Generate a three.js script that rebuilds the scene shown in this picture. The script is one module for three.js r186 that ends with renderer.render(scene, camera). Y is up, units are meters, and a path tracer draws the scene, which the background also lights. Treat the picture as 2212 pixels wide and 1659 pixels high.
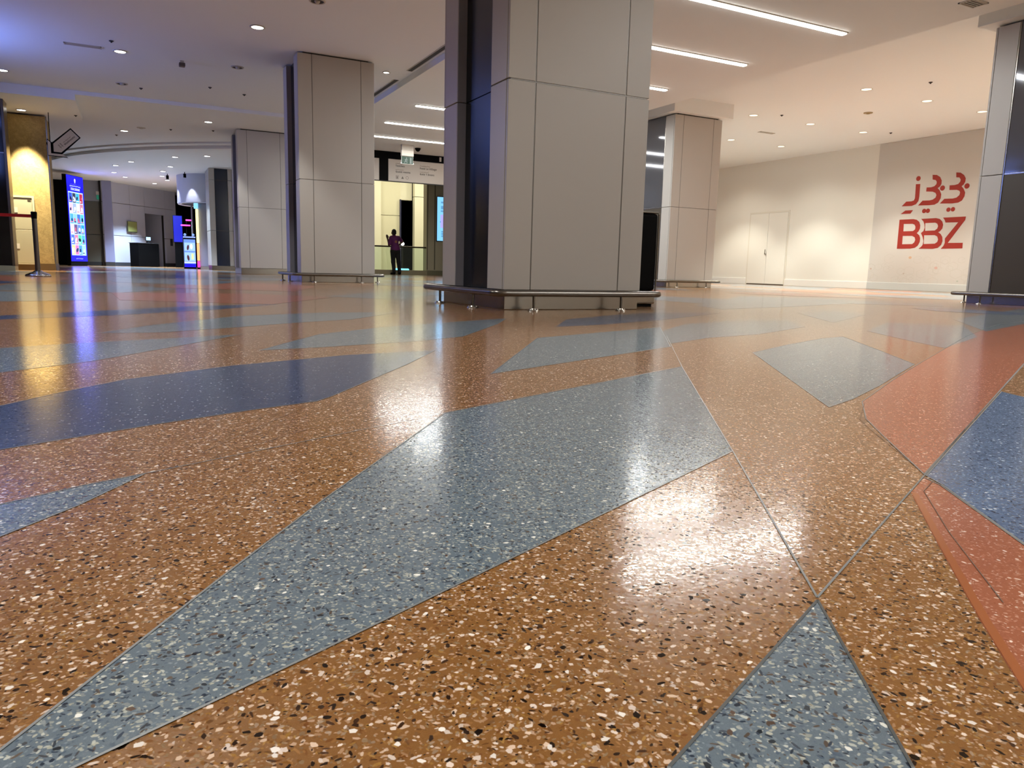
import * as THREE from 'three';
import { RoundedBoxGeometry } from 'three/addons/geometries/RoundedBoxGeometry.js';
import { mergeGeometries } from 'three/addons/utils/BufferGeometryUtils.js';
import { MarchingCubes } from 'three/addons/objects/MarchingCubes.js';
import { RectAreaLightUniformsLib } from 'three/addons/lights/RectAreaLightUniformsLib.js';

// ---------------------------------------------------------------- camera, exposure, renderer
const scene = new THREE.Scene();
scene.background = new THREE.Color(0x000000);
const camera = new THREE.PerspectiveCamera(54.64, 2212 / 1659, 0.02, 200);
camera.position.set(0, 0.326, 0);
camera.rotation.set(-0.154152, -0.4719416, 0.0251867, 'YXZ');
const renderer = new THREE.WebGLRenderer({ antialias: true });
renderer.toneMapping = THREE.LinearToneMapping;
renderer.toneMappingExposure = 1.0;
renderer.shadowMap.enabled = true;
RectAreaLightUniformsLib.init();
const RGB = (r, g, b) => new THREE.Color().setRGB(r, g, b);
const LIGHT = { strip: 98, left: 21, near: 26, back: 14, warm: 38, warmMid: 90, warmFar: 62, warmWide: 8, lobby: 140, atrium: 42, blue: 11.5 };
const TINT = { strip: RGB(0.97, 1, 0.98), left: RGB(1, 0.98, 0.93), warm: RGB(1, 0.96, 0.82), lobby: RGB(0.7, 0.9, 1.15), atrium: RGB(1, 0.96, 0.8), blue: RGB(0.25, 0.42, 1.3) };

// ---------------------------------------------------------------- helpers
let seed = 12345;
const rnd = () => { seed = (seed + 0x6D2B79F5) | 0; let t = Math.imul(seed ^ (seed >>> 15), 1 | seed); t = (t + Math.imul(t ^ (t >>> 7), 61 | t)) ^ t; return ((t ^ (t >>> 14)) >>> 0) / 4294967296; };
const used = {};
const numbered = (n) => { const k = used[n] = (used[n] === undefined ? 0 : used[n] + 1); return k ? n + '_' + String(k).padStart(3, '0') : n; };
const M = (color, roughness = 0.6, metalness = 0, extra = {}) => new THREE.MeshStandardMaterial({ color, roughness, metalness, ...extra });
const glow = (color, k, extra = {}) => new THREE.MeshStandardMaterial({ color: 0x000000, emissive: color, emissiveIntensity: k, roughness: 0.5, ...extra });
function mesh(name, geo, mat, parent) { const m = new THREE.Mesh(geo, mat); m.name = name; m.castShadow = m.receiveShadow = true; parent.add(m); return m; }
function box(x0, x1, y0, y1, z0, z1) { const g = new THREE.BoxGeometry(Math.abs(x1 - x0), Math.abs(y1 - y0), Math.abs(z1 - z0)); g.translate((x0 + x1) / 2, (y0 + y1) / 2, (z0 + z1) / 2); return g; }
function rbox(x0, x1, y0, y1, z0, z1, r = 0.01, s = 2) { const w = Math.abs(x1 - x0), h = Math.abs(y1 - y0), d = Math.abs(z1 - z0); const g = new RoundedBoxGeometry(w, h, d, s, Math.min(r, w / 2.1, h / 2.1, d / 2.1)); g.translate((x0 + x1) / 2, (y0 + y1) / 2, (z0 + z1) / 2); return g; }
function cyl(r0, r1, h, x, y, z, n = 24) { const g = new THREE.CylinderGeometry(r0, r1, h, n); g.translate(x, y, z); return g; }
function thing(name, label, category, [x, y, z] = [0, 0, 0], turn = 0, group) {
  const o = new THREE.Group(); o.name = numbered(name); o.position.set(x, y, z); o.rotation.y = turn; scene.add(o);
  o.userData = { label, category }; if (group) o.userData.group = group; return o;
}
function struct(name, geo, mat, label, category) {
  const o = mesh(numbered(name), geo, mat, scene); o.userData = { kind: 'structure', label, category }; return o;
}
function structGroup(name, label, category) { const o = new THREE.Group(); o.name = numbered(name); scene.add(o); o.userData = { kind: 'structure', label, category }; return o; }
function spot(x, y, z, intensity, color, angle, pen = 0.35, size = 3, dist = 0) {
  const l = new THREE.SpotLight(color, intensity, dist, angle, pen, 2); l.position.set(x, y, z); l.target.position.set(x, 0, z);
  l.castShadow = true; l.shadow.radius = size; scene.add(l); scene.add(l.target); return l;
}
function area(x, y, z, w, h, intensity, color, tx, ty, tz) { const l = new THREE.RectAreaLight(color, intensity, w, h); l.position.set(x, y, z); l.lookAt(tx, ty, tz); scene.add(l); return l; }

// ---------------------------------------------------------------- textures
function canvasTex(w, h, draw) { const c = document.createElement('canvas'); c.width = w; c.height = h; const g = c.getContext('2d'); draw(g, w, h); const t = new THREE.CanvasTexture(c); t.colorSpace = THREE.SRGBColorSpace; return t; }
// polished terrazzo: stone chips (irregular convex slivers) set in a tinted matrix
function terrazzo(N, metres, matrix, chips) {
  const d = new Uint8Array(N * N * 4), q4 = new Uint8Array(N * N * 4), px = N / metres / 1000;
  for (let i = 0; i < N * N; i++) { const n = (rnd() - 0.5) * 14; d[4 * i] = matrix[0] + n; d[4 * i + 1] = matrix[1] + n; d[4 * i + 2] = matrix[2] + n; d[4 * i + 3] = 255; const u = 40 + 26 * rnd(); q4[4 * i] = q4[4 * i + 1] = q4[4 * i + 2] = u; q4[4 * i + 3] = 255; }
  const ex = new Float64Array(9), ey = new Float64Array(9);
  for (const [perM2, rmin, rmax, aspect, cols, alpha] of chips) {
    const count = Math.round(perM2 * metres * metres);
    for (let c = 0; c < count; c++) {
      const q = rnd(); const r = (rmin + (rmax - rmin) * q * q) * px, as = 1 + (aspect - 1) * rnd(), a = rnd() * Math.PI, cx = rnd() * N, cy = rnd() * N;
      const ca = Math.cos(a), sa = Math.sin(a), k = 5 + Math.floor(rnd() * 3), ra = r * Math.sqrt(as), rb = r / Math.sqrt(as);
      let a0 = rnd() * 6.28;
      for (let i = 0; i < k; i++) { const t = a0 + (i + (rnd() - 0.5) * 0.7) / k * 6.283; const ux = ra * Math.cos(t), uy = rb * Math.sin(t); ex[i] = ux * ca - uy * sa; ey[i] = ux * sa + uy * ca; }
      const col = cols[Math.floor(rnd() * cols.length)], v = (rnd() - 0.5) * 26, R = Math.ceil(ra), gloss = 10 + 40 * rnd() * rnd();
      for (let y = -R; y <= R; y++) for (let x = -R; x <= R; x++) {
        let m = 1e9;
        for (let i = 0; i < k; i++) { const j = (i + 1) % k, dx = ex[j] - ex[i], dy = ey[j] - ey[i], e = (dx * (y - ey[i]) - dy * (x - ex[i])) / Math.sqrt(dx * dx + dy * dy); if (e < m) m = e; }
        if (m <= -0.5) continue;
        const w = alpha * Math.min(1, m + 0.5), X = ((Math.round(cx) + x) % N + N) % N, Y = ((Math.round(cy) + y) % N + N) % N, o = 4 * (Y * N + X);
        q4[o] = q4[o + 1] = q4[o + 2] = q4[o] * (1 - w) + gloss * w;
        for (let b = 0; b < 3; b++) d[o + b] = Math.max(0, Math.min(255, d[o + b] * (1 - w) + (col[b] + v) * w));
      }
    }
  }
  const make = (data, cs) => { const t = new THREE.DataTexture(data, N, N, THREE.RGBAFormat); if (cs) t.colorSpace = cs; t.wrapS = t.wrapT = THREE.RepeatWrapping; t.magFilter = THREE.LinearFilter; t.minFilter = THREE.LinearFilter; t.repeat.set(1 / metres, 1 / metres); t.needsUpdate = true; return t; };
  return { map: make(d, THREE.SRGBColorSpace), gloss: make(q4) };
}
// fine grey noise for roughness / bump
function noiseTex(N, metres, lo, hi, cells) {
  const d = new Uint8Array(N * N * 4), g = [];
  for (const c of cells) { const a = new Float32Array(c * c); for (let i = 0; i < c * c; i++) a[i] = rnd(); g.push([c, a]); }
  for (let y = 0; y < N; y++) for (let x = 0; x < N; x++) {
    let s = 0;
    for (const [c, a] of g) { const fx = x / N * c, fy = y / N * c, x0 = Math.floor(fx), y0 = Math.floor(fy), u = fx - x0, v = fy - y0, x1 = (x0 + 1) % c, y1 = (y0 + 1) % c; s += (a[y0 * c + x0] * (1 - u) + a[y0 * c + x1] * u) * (1 - v) + (a[y1 * c + x0] * (1 - u) + a[y1 * c + x1] * u) * v; }
    const q = lo + (hi - lo) * s / g.length, o = 4 * (y * N + x); d[o] = d[o + 1] = d[o + 2] = q; d[o + 3] = 255;
  }
  const t = new THREE.DataTexture(d, N, N, THREE.RGBAFormat); t.wrapS = t.wrapT = THREE.RepeatWrapping; t.magFilter = THREE.LinearFilter; t.minFilter = THREE.LinearFilter; t.repeat.set(1 / metres, 1 / metres); t.needsUpdate = true; return t;
}

// ---------------------------------------------------------------- materials
const texOrange = terrazzo(2048, 0.8, [124, 84, 42], [
  [52000, 0.9, 2.6, 3.4, [[148, 106, 62], [128, 88, 44], [98, 66, 38], [156, 118, 60], [128, 106, 84], [112, 70, 36], [142, 122, 98]], 0.75],
  [30000, 0.7, 2.4, 2.8, [[190, 160, 138], [174, 140, 112], [204, 180, 162], [160, 126, 96], [154, 134, 116]], 0.8],
  [6000, 1.4, 3.2, 2.2, [[216, 200, 188], [202, 186, 176], [208, 182, 160]], 0.95],
  [8600, 0.8, 2.8, 3.4, [[24, 15, 11], [38, 24, 16], [60, 38, 24]], 0.95],
  [650, 2.6, 3.8, 1.8, [[18, 12, 9], [228, 220, 212]], 1]]);
const texGrey = terrazzo(2048, 0.8, [94, 107, 117], [
  [40000, 0.9, 2.6, 3.0, [[92, 104, 116], [122, 134, 142], [78, 92, 108], [136, 142, 142]], 0.8],
  [26000, 0.9, 2.6, 2.4, [[172, 172, 156], [152, 156, 148], [186, 188, 178]], 0.85],
  [16000, 0.8, 2.7, 4.0, [[54, 62, 72], [70, 72, 76], [84, 72, 62], [42, 52, 66]], 0.92],
  [900, 2.2, 3.6, 1.8, [[222, 222, 214], [88, 72, 62], [48, 54, 60]], 1]]);
const texBlue = terrazzo(1024, 0.5, [74, 94, 124], [
  [40000, 0.9, 2.6, 3.0, [[92, 112, 142], [62, 80, 112], [108, 126, 150], [80, 102, 134]], 0.8],
  [15000, 0.8, 2.4, 2.6, [[142, 154, 170], [120, 136, 156], [164, 172, 180]], 0.85],
  [9000, 0.9, 3.2, 3.6, [[22, 28, 50], [32, 40, 64]], 0.95],
  [1500, 1.2, 2.8, 1.8, [[206, 212, 216]], 1]]);
const texRed = terrazzo(1024, 0.5, [146, 84, 58], [
  [40000, 0.8, 2.2, 2.8, [[160, 98, 72], [136, 76, 52], [168, 112, 88]], 0.8],
  [18000, 0.7, 2.2, 2.8, [[186, 142, 122], [174, 124, 102]], 0.85],
  [5000, 0.9, 2.8, 2.2, [[216, 194, 180], [204, 174, 156]], 1]]);
const floorBump = noiseTex(512, 0.9, 0, 255, [24, 64, 256]);
const floorMat = ({ map, gloss }) => new THREE.MeshPhysicalMaterial({ map, roughness: 1, roughnessMap: gloss, bumpMap: floorBump, bumpScale: 0.00025, ior: 1.5 });
const MAT = {
  orange: floorMat(texOrange), grey: floorMat(texGrey), blue: floorMat(texBlue), navyTerrazzo: (() => { const m = floorMat(texBlue); m.color.setRGB(0.5, 0.48, 0.56); return m; })(), red: floorMat(texRed),
  zinc: M(0x7d8080, 0.35, 0.3), crack: M(0x5a4434, 0.5), band: M(0x94552f, 0.16),
  ceiling: M(0xe6e9ea, 0.85), wall: M(0xe2e0d8, 0.7), hoarding: M(0xc9c6c2, 0.6), skirting: M(0xe6e6e2, 0.5),
  panel: M(0xb0aca7, 0.38), panelWarm: M(0xb2a893, 0.42), groove: M(0x3a3632, 0.5, 0.4), joint: M(0x6c6864, 0.35, 0.6),
  navy: M(0x12161e, 0.22), reveal: M(0x84848e, 0.4), greyGlass: new THREE.MeshPhysicalMaterial({ color: 0x5f6066, roughness: 0.06, metalness: 0.35 }), brown: M(0x3c3428, 0.45),
  steel: M(0x9a9690, 0.22, 1), steelDark: M(0x77736e, 0.28, 1), chrome: M(0xc8c8c8, 0.12, 1),
  black: new THREE.MeshPhysicalMaterial({ color: 0x020203, roughness: 0.7, specularIntensity: 0.2 }), blackGloss: M(0x08070a, 0.12), offBlack: M(0x15161a, 0.6),
  wallpaper: null, cream: M(0xb0a788, 0.55), bronze: M(0x6b5634, 0.4, 0.3),
  white: M(0xe8e6e0, 0.6), sign: M(0xc4bcb2, 0.55), beltRed: M(0xb0121c, 0.7), fitting: M(0xb9b4aa, 0.6), dark: M(0x2c2a28, 0.6),
};
MAT.wallpaper = M(0xffffff, 0.65, 0, { map: (() => { const t = noiseTex(256, 1, 0, 255, [24, 64, 128]); const d = t.image.data; for (let i = 0; i < d.length; i += 4) { const v = d[i] / 255; d[i] = 128 + 60 * v; d[i + 1] = 106 + 54 * v; d[i + 2] = 58 + 42 * v; } t.colorSpace = THREE.SRGBColorSpace; return t; })() });
MAT.lampWhite = glow(0xfffaf0, 9); MAT.lampWarm = glow(0xfff0d0, 16); MAT.stripGlow = glow(0xfffcf2, 12); MAT.lampLobby = glow(0xf4f6ff, 8);

// ---------------------------------------------------------------- the floor: terrazzo fields set flush in a field of orange terrazzo, zinc strips between
const FX0 = -9, FX1 = 19, FZ0 = 5, FZ1 = -27;
function flat(pts, y, holes) {
  const v2 = pts.map(([x, z]) => new THREE.Vector2(x, -z)); if (THREE.ShapeUtils.area(v2) < 0) v2.reverse();
  const tri = THREE.ShapeUtils.triangulateShape(v2, []), g = new THREE.BufferGeometry(), p = [], uv = [], n = [], idx = [];
  const a = rnd() * 6.28, ca = Math.cos(a), sa = Math.sin(a);
  for (const v of v2) { p.push(v.x, y, -v.y); n.push(0, 1, 0); uv.push(v.x * ca - v.y * sa, v.x * sa + v.y * ca); }
  for (const t of tri) idx.push(...t);
  g.setAttribute('position', new THREE.Float32BufferAttribute(p, 3)); g.setAttribute('normal', new THREE.Float32BufferAttribute(n, 3)); g.setAttribute('uv', new THREE.Float32BufferAttribute(uv, 2)); g.setIndex(idx); return g;
}
const floor = structGroup('floor', 'polished terrazzo floor with angular orange, grey, blue and red fields', 'floor');
{
  const slab = box(FX0, FX1, -0.25, -0.0008, FZ1, FZ0); mesh('slab', slab, M(0x777777, 0.9), floor);
  mesh('slab', box(-9, 4.9, -0.25, -0.0008, -46, FZ1), M(0x777777, 0.9), floor);
  mesh('terrazzo_ground', flat([[FX0, FZ0], [FX1, FZ0], [FX1, FZ1], [4.9, FZ1], [4.9, -46], [FX0, -46]], 0), MAT.orange, floor);
}
function bar(a, b, w, y) { const dx = b[0] - a[0], dz = b[1] - a[1], L = Math.hypot(dx, dz) || 1, nx = -dz / L * w / 2, nz = dx / L * w / 2; return flat([[a[0] + nx, a[1] + nz], [b[0] + nx, b[1] + nz], [b[0] - nx, b[1] - nz], [a[0] - nx, a[1] - nz]], y); }
const FIELDS = [
  ['grey', [[0.617,-1.535],[1.709,-2.039],[0.982,-1.014],[0.131,-0.598],[-0.048,-0.514],[-0.156,-0.465],[-0.093,-0.554],[0.074,-0.797],[0.224,-1.009]]],
  ['grey', [[0.607,-0.493],[0.454,-0.281],[0.304,-0.351]]],
  ['grey', [[0.981,-2.069],[1.72,-3.114],[2.808,-3.569],[2.119,-2.614]]],
  ['grey', [[2.321,-2.321],[2.759,-2.545],[3.255,-2.768],[3.488,-2.828],[3.011,-2.239],[2.672,-1.831],[2.024,-1.493],[1.725,-1.348],[1.552,-1.28]]],
  ['red', [[1.176,-0.767],[1.388,-1.006],[1.511,-1.141],[1.71,-1.308],[2.192,-1.569],[2.76,-1.864],[4.401,-2.702],[5.884,-3.377],[7.159,-3.721],[4.597,-2.375]]],
  ['blue', [[1.171,-0.76],[2.293,-1.287],[2.181,-1.06],[1.678,-0.651],[0.836,-0.303],[0.984,-0.502],[1.146,-0.718]]],
  ['red', [[1.157,-0.754],[1.053,-0.705],[0.865,-0.533],[0.719,-0.397],[0.632,-0.312],[0.542,-0.224],[0.591,-0.202],[0.832,-0.301],[0.979,-0.499],[1.138,-0.713]]],
  ['grey', [[0.005,-1.241],[-0.077,-1.206],[-0.17,-1.149],[-0.277,-1.089],[-0.235,-0.906],[-0.153,-1.011],[-0.079,-1.105]]],
  ['navyTerrazzo', [[-0.214,-1.486],[-0.353,-1.42],[-0.418,-1.703],[-0.272,-1.935],[-0.165,-2.093],[-0.03,-2.264],[0.267,-2.478],[0.685,-2.665],[1.05,-2.729],[0.809,-2.36],[0.435,-1.835],[0.381,-1.771],[0.23,-1.712],[0.04,-1.623]]],
  ['grey', [[-0.345,-2.499],[-0.563,-2.334],[-0.731,-3.062],[-0.432,-3.175],[-0.21,-3.289],[0.064,-3.398],[0.438,-3.561],[0.103,-3.045],[-0.125,-2.708]]],
  ['grey', [[-0.157,-3.722],[0.082,-4.152],[0.549,-4.761],[1.148,-5.074],[1.659,-5.041],[1.165,-4.417],[0.799,-4.209],[0.429,-3.924],[0.11,-3.719]]],
  ['grey', [[0.411,-2.888],[0.613,-3.239],[0.769,-3.497],[1.172,-3.833],[1.79,-4.186],[2.187,-4.383],[1.911,-3.949],[1.392,-3.253],[1.102,-3.091],[0.664,-2.943]]],
  ['navyTerrazzo', [[-0.619,-4.624],[-0.963,-4.449],[-1.009,-4.669],[-0.656,-4.911],[-0.228,-5.299],[0.394,-5.863],[1.022,-6.124],[0.542,-5.464],[-0.095,-4.9]]],
  ['navyTerrazzo', [[2.166,-3.705],[2.564,-4.254],[3.243,-4.663],[3.687,-4.85],[4.419,-4.8],[3.33,-4.165],[2.576,-3.816]]],
  ['grey', [[2.444,-3.173],[3.164,-3.769],[3.754,-3.979],[4.274,-3.961],[3.874,-3.433],[3.086,-3.049],[2.614,-2.928],[2.221,-2.734]]],
  ['grey', [[5.235,-4.744],[6.044,-5.038],[5.756,-4.453],[4.462,-3.71]]],
  ['grey', [[4.019,-3.092],[4.95,-3.644],[5.345,-3.324],[4.365,-2.62],[3.462,-2.229],[3.676,-2.575]]],
  ['grey', [[6.055,-3.849],[9.295,-5.145],[9.268,-4.546],[6.134,-3.341],[4.908,-2.897]]],
  ['grey', [[5.084,-5.929],[8.111,-8.44],[9.132,-7.796],[9.111,-6.851],[6.326,-5.752],[4.882,-5.306]]],
  ['grey', [[1.728,-7.624],[3.109,-9.447],[3.553,-8.926],[2.363,-6.897]]],
];
FIELDS[1] = ['grey', [[0.607, -0.493], [0.454, -0.281], [0.22, 0.06], [0.0, -0.04], [0.304, -0.351]]];
{
  // more angular fields further off, where the floor shows as streaks of grey, blue and red
  const far = [['grey', 12.6, -5.8, 1.5], ['grey', 14.6, -8.4, 1.5], ['grey', 12.9, -13.4, 1.5], ['grey', 16.6, -12.2, 1.2], ['grey', 14.9, -19, 1.8], ['grey', 17.6, -15.6, 1.3], ['grey', 9.0, -17.8, 1.4], ['grey', 6.2, -7.2, 1.1], ['grey', 8.6, -6.6, 1.1],
    ['grey', 3.6, -8.0, 1.2], ['grey', -1.6, -11.8, 1.3], ['grey', 2.0, -15.2, 1.7], ['grey', -2.4, -18.4, 1.6], ['grey', 2.6, -18.6, 1.6], ['grey', 4.8, -18.2, 1.6], ['grey', 7.6, -13.2, 1.4], ['grey', 9.3, -12.0, 1.2], ['grey', 10.8, -10.8, 1.2], ['grey', 17.4, -9.0, 1.4], ['grey', 11.8, -17.2, 1.7], ['grey', 17.3, -18.0, 1.4], ['grey', 15.0, -13.2, 1.1], ['navyTerrazzo', -1.2, -22, 1.4], ['grey', 3, -25, 1.7], ['grey', 7.2, -24.4, 1.6], ['grey', 0, -32, 2.2], ['grey', 6.5, -2.6, 1.2], ['grey', -3, -6, 1.4], ['grey', -3.5, -3, 1.5], ['grey', 3.5, 1.5, 1.5], ['grey', -1, 2.5, 1.6],
    ['grey', -1.5, -7.2, 1.5], ['red', 0.6, -7.4, 1.4], ['grey', -0.6, -9.4, 1.8], ['navyTerrazzo', -2.2, -10.4, 1.7], ['red', 1.3, -10.6, 1.7], ['grey', 0.4, -12.6, 1.9], ['red', -1.8, -13.2, 1.8], ['grey', -3.2, -16, 2.2], ['navyTerrazzo', 0.6, -16.2, 1.8], ['grey', 0.2, -20, 2.4], ['red', -0.6, -24, 2.6], ['grey', 1.2, -28, 2.6],
    ['grey', 5.6, -9.8, 1.9], ['red', 7.4, -11.4, 1.9], ['grey', 8.4, -15.4, 2.2], ['grey', 5.8, -15.2, 2.1], ['grey', 6.4, -20.5, 2.3], ['grey', 12.6, -8.2, 2.1], ['red', 13.2, -11.2, 2.0], ['grey', 15.8, -10.6, 2.3], ['grey', 16.4, -15.4, 2.3], ['red', 17.1, -12.8, 1.7], ['grey', 13.6, -16.4, 2.1], ['navyTerrazzo', 4.6, -12.4, 1.5], ['red', 10.2, -9.4, 1.5], ['blue', 7.9, -4.9, 0.9]];
  for (const [c, x, z, s] of far) { const a = rnd() * 6.28, p = []; for (let i = 0; i < 5; i++) { const t = a + (i + 0.5 * (rnd() - 0.5)) / 5 * 6.283, r = s * (0.55 + 0.5 * rnd()); p.push([x + r * Math.cos(t) * 0.8, z + r * Math.sin(t) * 1.1]); } FIELDS.push([c, p]); }
  FIELDS.forEach(([c, p], i) => { mesh('terrazzo_field', flat(p, 0.0002 + 0.00001 * i), MAT[c], floor); });
  const edges = [];
  for (let k = 0; k < 12; k++) { const p = FIELDS[k][1]; for (let i = 0; i < p.length; i++) { if ((k === 6) && i < 6) continue; edges.push([p[i], p[(i + 1) % p.length]]); } }
  edges.push([[0.611, -0.497], [1.175, -0.765]], [[1.175, -0.765], [3.184, -1.715]], [[0.611, -0.497], [0.982, -1.014]], [[1.709, -2.039], [2.473, -3.086]], [[0.005, -1.241], [0.617, -1.535]], [[0.607, -0.493], [0.454, -0.281]], [[0.607, -0.493], [0.304, -0.351]]);
  for (const [a, b] of edges) { const d = Math.hypot(a[0], a[1]); mesh('divider_strip', bar(a, b, 0.0026, 0.0009), MAT.zinc, floor); }
  const band = [[1.157, -0.754], [1.053, -0.705], [0.865, -0.533], [0.719, -0.397], [0.632, -0.312], [0.542, -0.224]].map(([x, z]) => [x + 0.004, z + 0.0035]);   // plain orange edge of the red field
  for (let i = 1; i < 5; i++) mesh('edge_band', bar(band[i], band[i + 1], 0.009, 0.0007), MAT.band, floor);
  const hair = [[[1.15, -0.734], [1.08, -0.702]], [[1.08, -0.702], [0.935, -0.568]], [[0.935, -0.568], [0.78, -0.41]], [[1.705, -1.296], [1.49, -1.141]], [[1.49, -1.141], [1.43, -1.073]], [[1.43, -1.073], [1.217, -0.815]], [[0.098, -1.355], [0.343, -1.715]], [[0.099, -1.297], [0.33, -1.5]]];
  for (const [a, b] of hair) mesh('hairline_crack', bar(a, b, 0.0012, 0.001), MAT.crack, floor);
}

// ---------------------------------------------------------------- ceilings, walls
const HL = 3.82, HS = 3.716, HW = 4.02, HB = 3.74, HD = 3.62, HC = 3.6;   // left, strip zone, warm zone, back, dropped, lobby
function slabWithHoles(x0, x1, z0, z1, y, t, holes) {
  const s = new THREE.Shape([[x0, -z0], [x1, -z0], [x1, -z1], [x0, -z1]].map(([a, b]) => new THREE.Vector2(a, b)));
  for (const [hx, hz, r] of holes) { const h = new THREE.Path(); h.absarc(hx, -hz, r, 0, Math.PI * 2, true); s.holes.push(h); }
  const g = new THREE.ExtrudeGeometry(s, { depth: t, bevelEnabled: false, curveSegments: 20 }); g.rotateX(-Math.PI / 2); g.translate(0, y, 0); return g;
}
const WARM = []; for (const x of [13.21, 15.09, 17.0]) for (const z of [1.3, -1.7, -4.7, -7.7, -10.7, -13.75, -16.5, -19.5]) WARM.push([x, z, 0.1]);  // lamps nearest the viewpoint are unseen, added to lift the bay's ambient light
struct('ceiling', box(-9, 4.78, HL, HL + 0.3, -18.95, 5), MAT.ceiling, 'white plaster ceiling with round downlights over the left of the hall', 'ceiling');
struct('ceiling', box(4.78, 9.96, HS, HS + 0.5, -27.4, 5), MAT.ceiling, 'lower plaster ceiling carrying the linear light strips', 'ceiling');
struct('ceiling', slabWithHoles(9.96, 18.95, 5, -24, HW, 0.3, WARM), MAT.ceiling, 'warm lit plaster ceiling in front of the white wall', 'ceiling');
struct('ceiling', box(-0.9, 4.78, HB, HB + 0.4, -46, -18.95), MAT.ceiling, 'slightly lower plaster ceiling past the shallow step', 'ceiling');
struct('ceiling', box(-9, -0.9, HD, HD + 0.5, -21.8, -18.95), MAT.ceiling, 'dropped ceiling panel over the brown papered pier', 'ceiling');
struct('ceiling', box(-9, -0.9, HB, HB + 0.4, -46, -21.8), MAT.ceiling, 'plaster ceiling behind the brown papered pier', 'ceiling');
{
  // lobby ceiling: a lower disc with a stepped rim
  const disc = (R, y, t) => { const s = new THREE.Shape(), c = [10, 34.7], a0 = Math.acos((4.78 - 10) / R); const P = []; for (let i = 0; i <= 60; i++) { const a = a0 + (Math.PI - a0) * i / 60; P.push(new THREE.Vector2(c[0] + R * Math.cos(a), 34.7 - R * Math.sin(a))); } P.push(new THREE.Vector2(-3.5, 46), new THREE.Vector2(4.78, 46)); P.reverse(); s.setFromPoints(P); const g = new THREE.ExtrudeGeometry(s, { depth: t, bevelEnabled: false }); g.rotateX(-Math.PI / 2); g.translate(0, y, 0); return g; };
  const lob = structGroup('ceiling', 'round stepped lobby ceiling with clustered downlights', 'ceiling');
  mesh('ceiling_ring', disc(13.25, HB - 0.05, 0.06), MAT.ceiling, lob); mesh('ceiling_disc', disc(12.9, HC, 0.12), MAT.ceiling, lob);
}
// right wall with skirting
struct('wall_right', box(18.87, 19.1, 0, HW, -24, 5), MAT.wall, 'long white plastered wall with a hidden double door', 'wall');
struct('baseboard_right', rbox(18.845, 18.87, 0, 0.2, -24, -19.44, 0.006), MAT.skirting, 'white skirting board left of the double door', 'skirting');
struct('baseboard_right', rbox(18.845, 18.87, 0, 0.2, -17.72, 5, 0.006), MAT.skirting, 'white skirting board right of the double door', 'skirting');
struct('wall_back', box(9.96, 19.1, 0, HW, -24.2, -24), MAT.wall, 'white wall closing the warm bay', 'wall');
struct('wall_front', box(-9, 19.1, 0, HW, 5, 5.2), MAT.wall, 'pale wall behind the viewpoint', 'wall');
struct('wall_left', box(-9.2, -9, 0, HW, -46, 5.2), MAT.offBlack, 'dark wall far to the left', 'wall');
// collars where the pillars meet the warm ceiling
function collar(x, z, w) { return mergeGeometries([box(x - 0.16, x + w + 0.16, HS, HW, z + 0.16, z - w - 0.16)]); }

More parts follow.
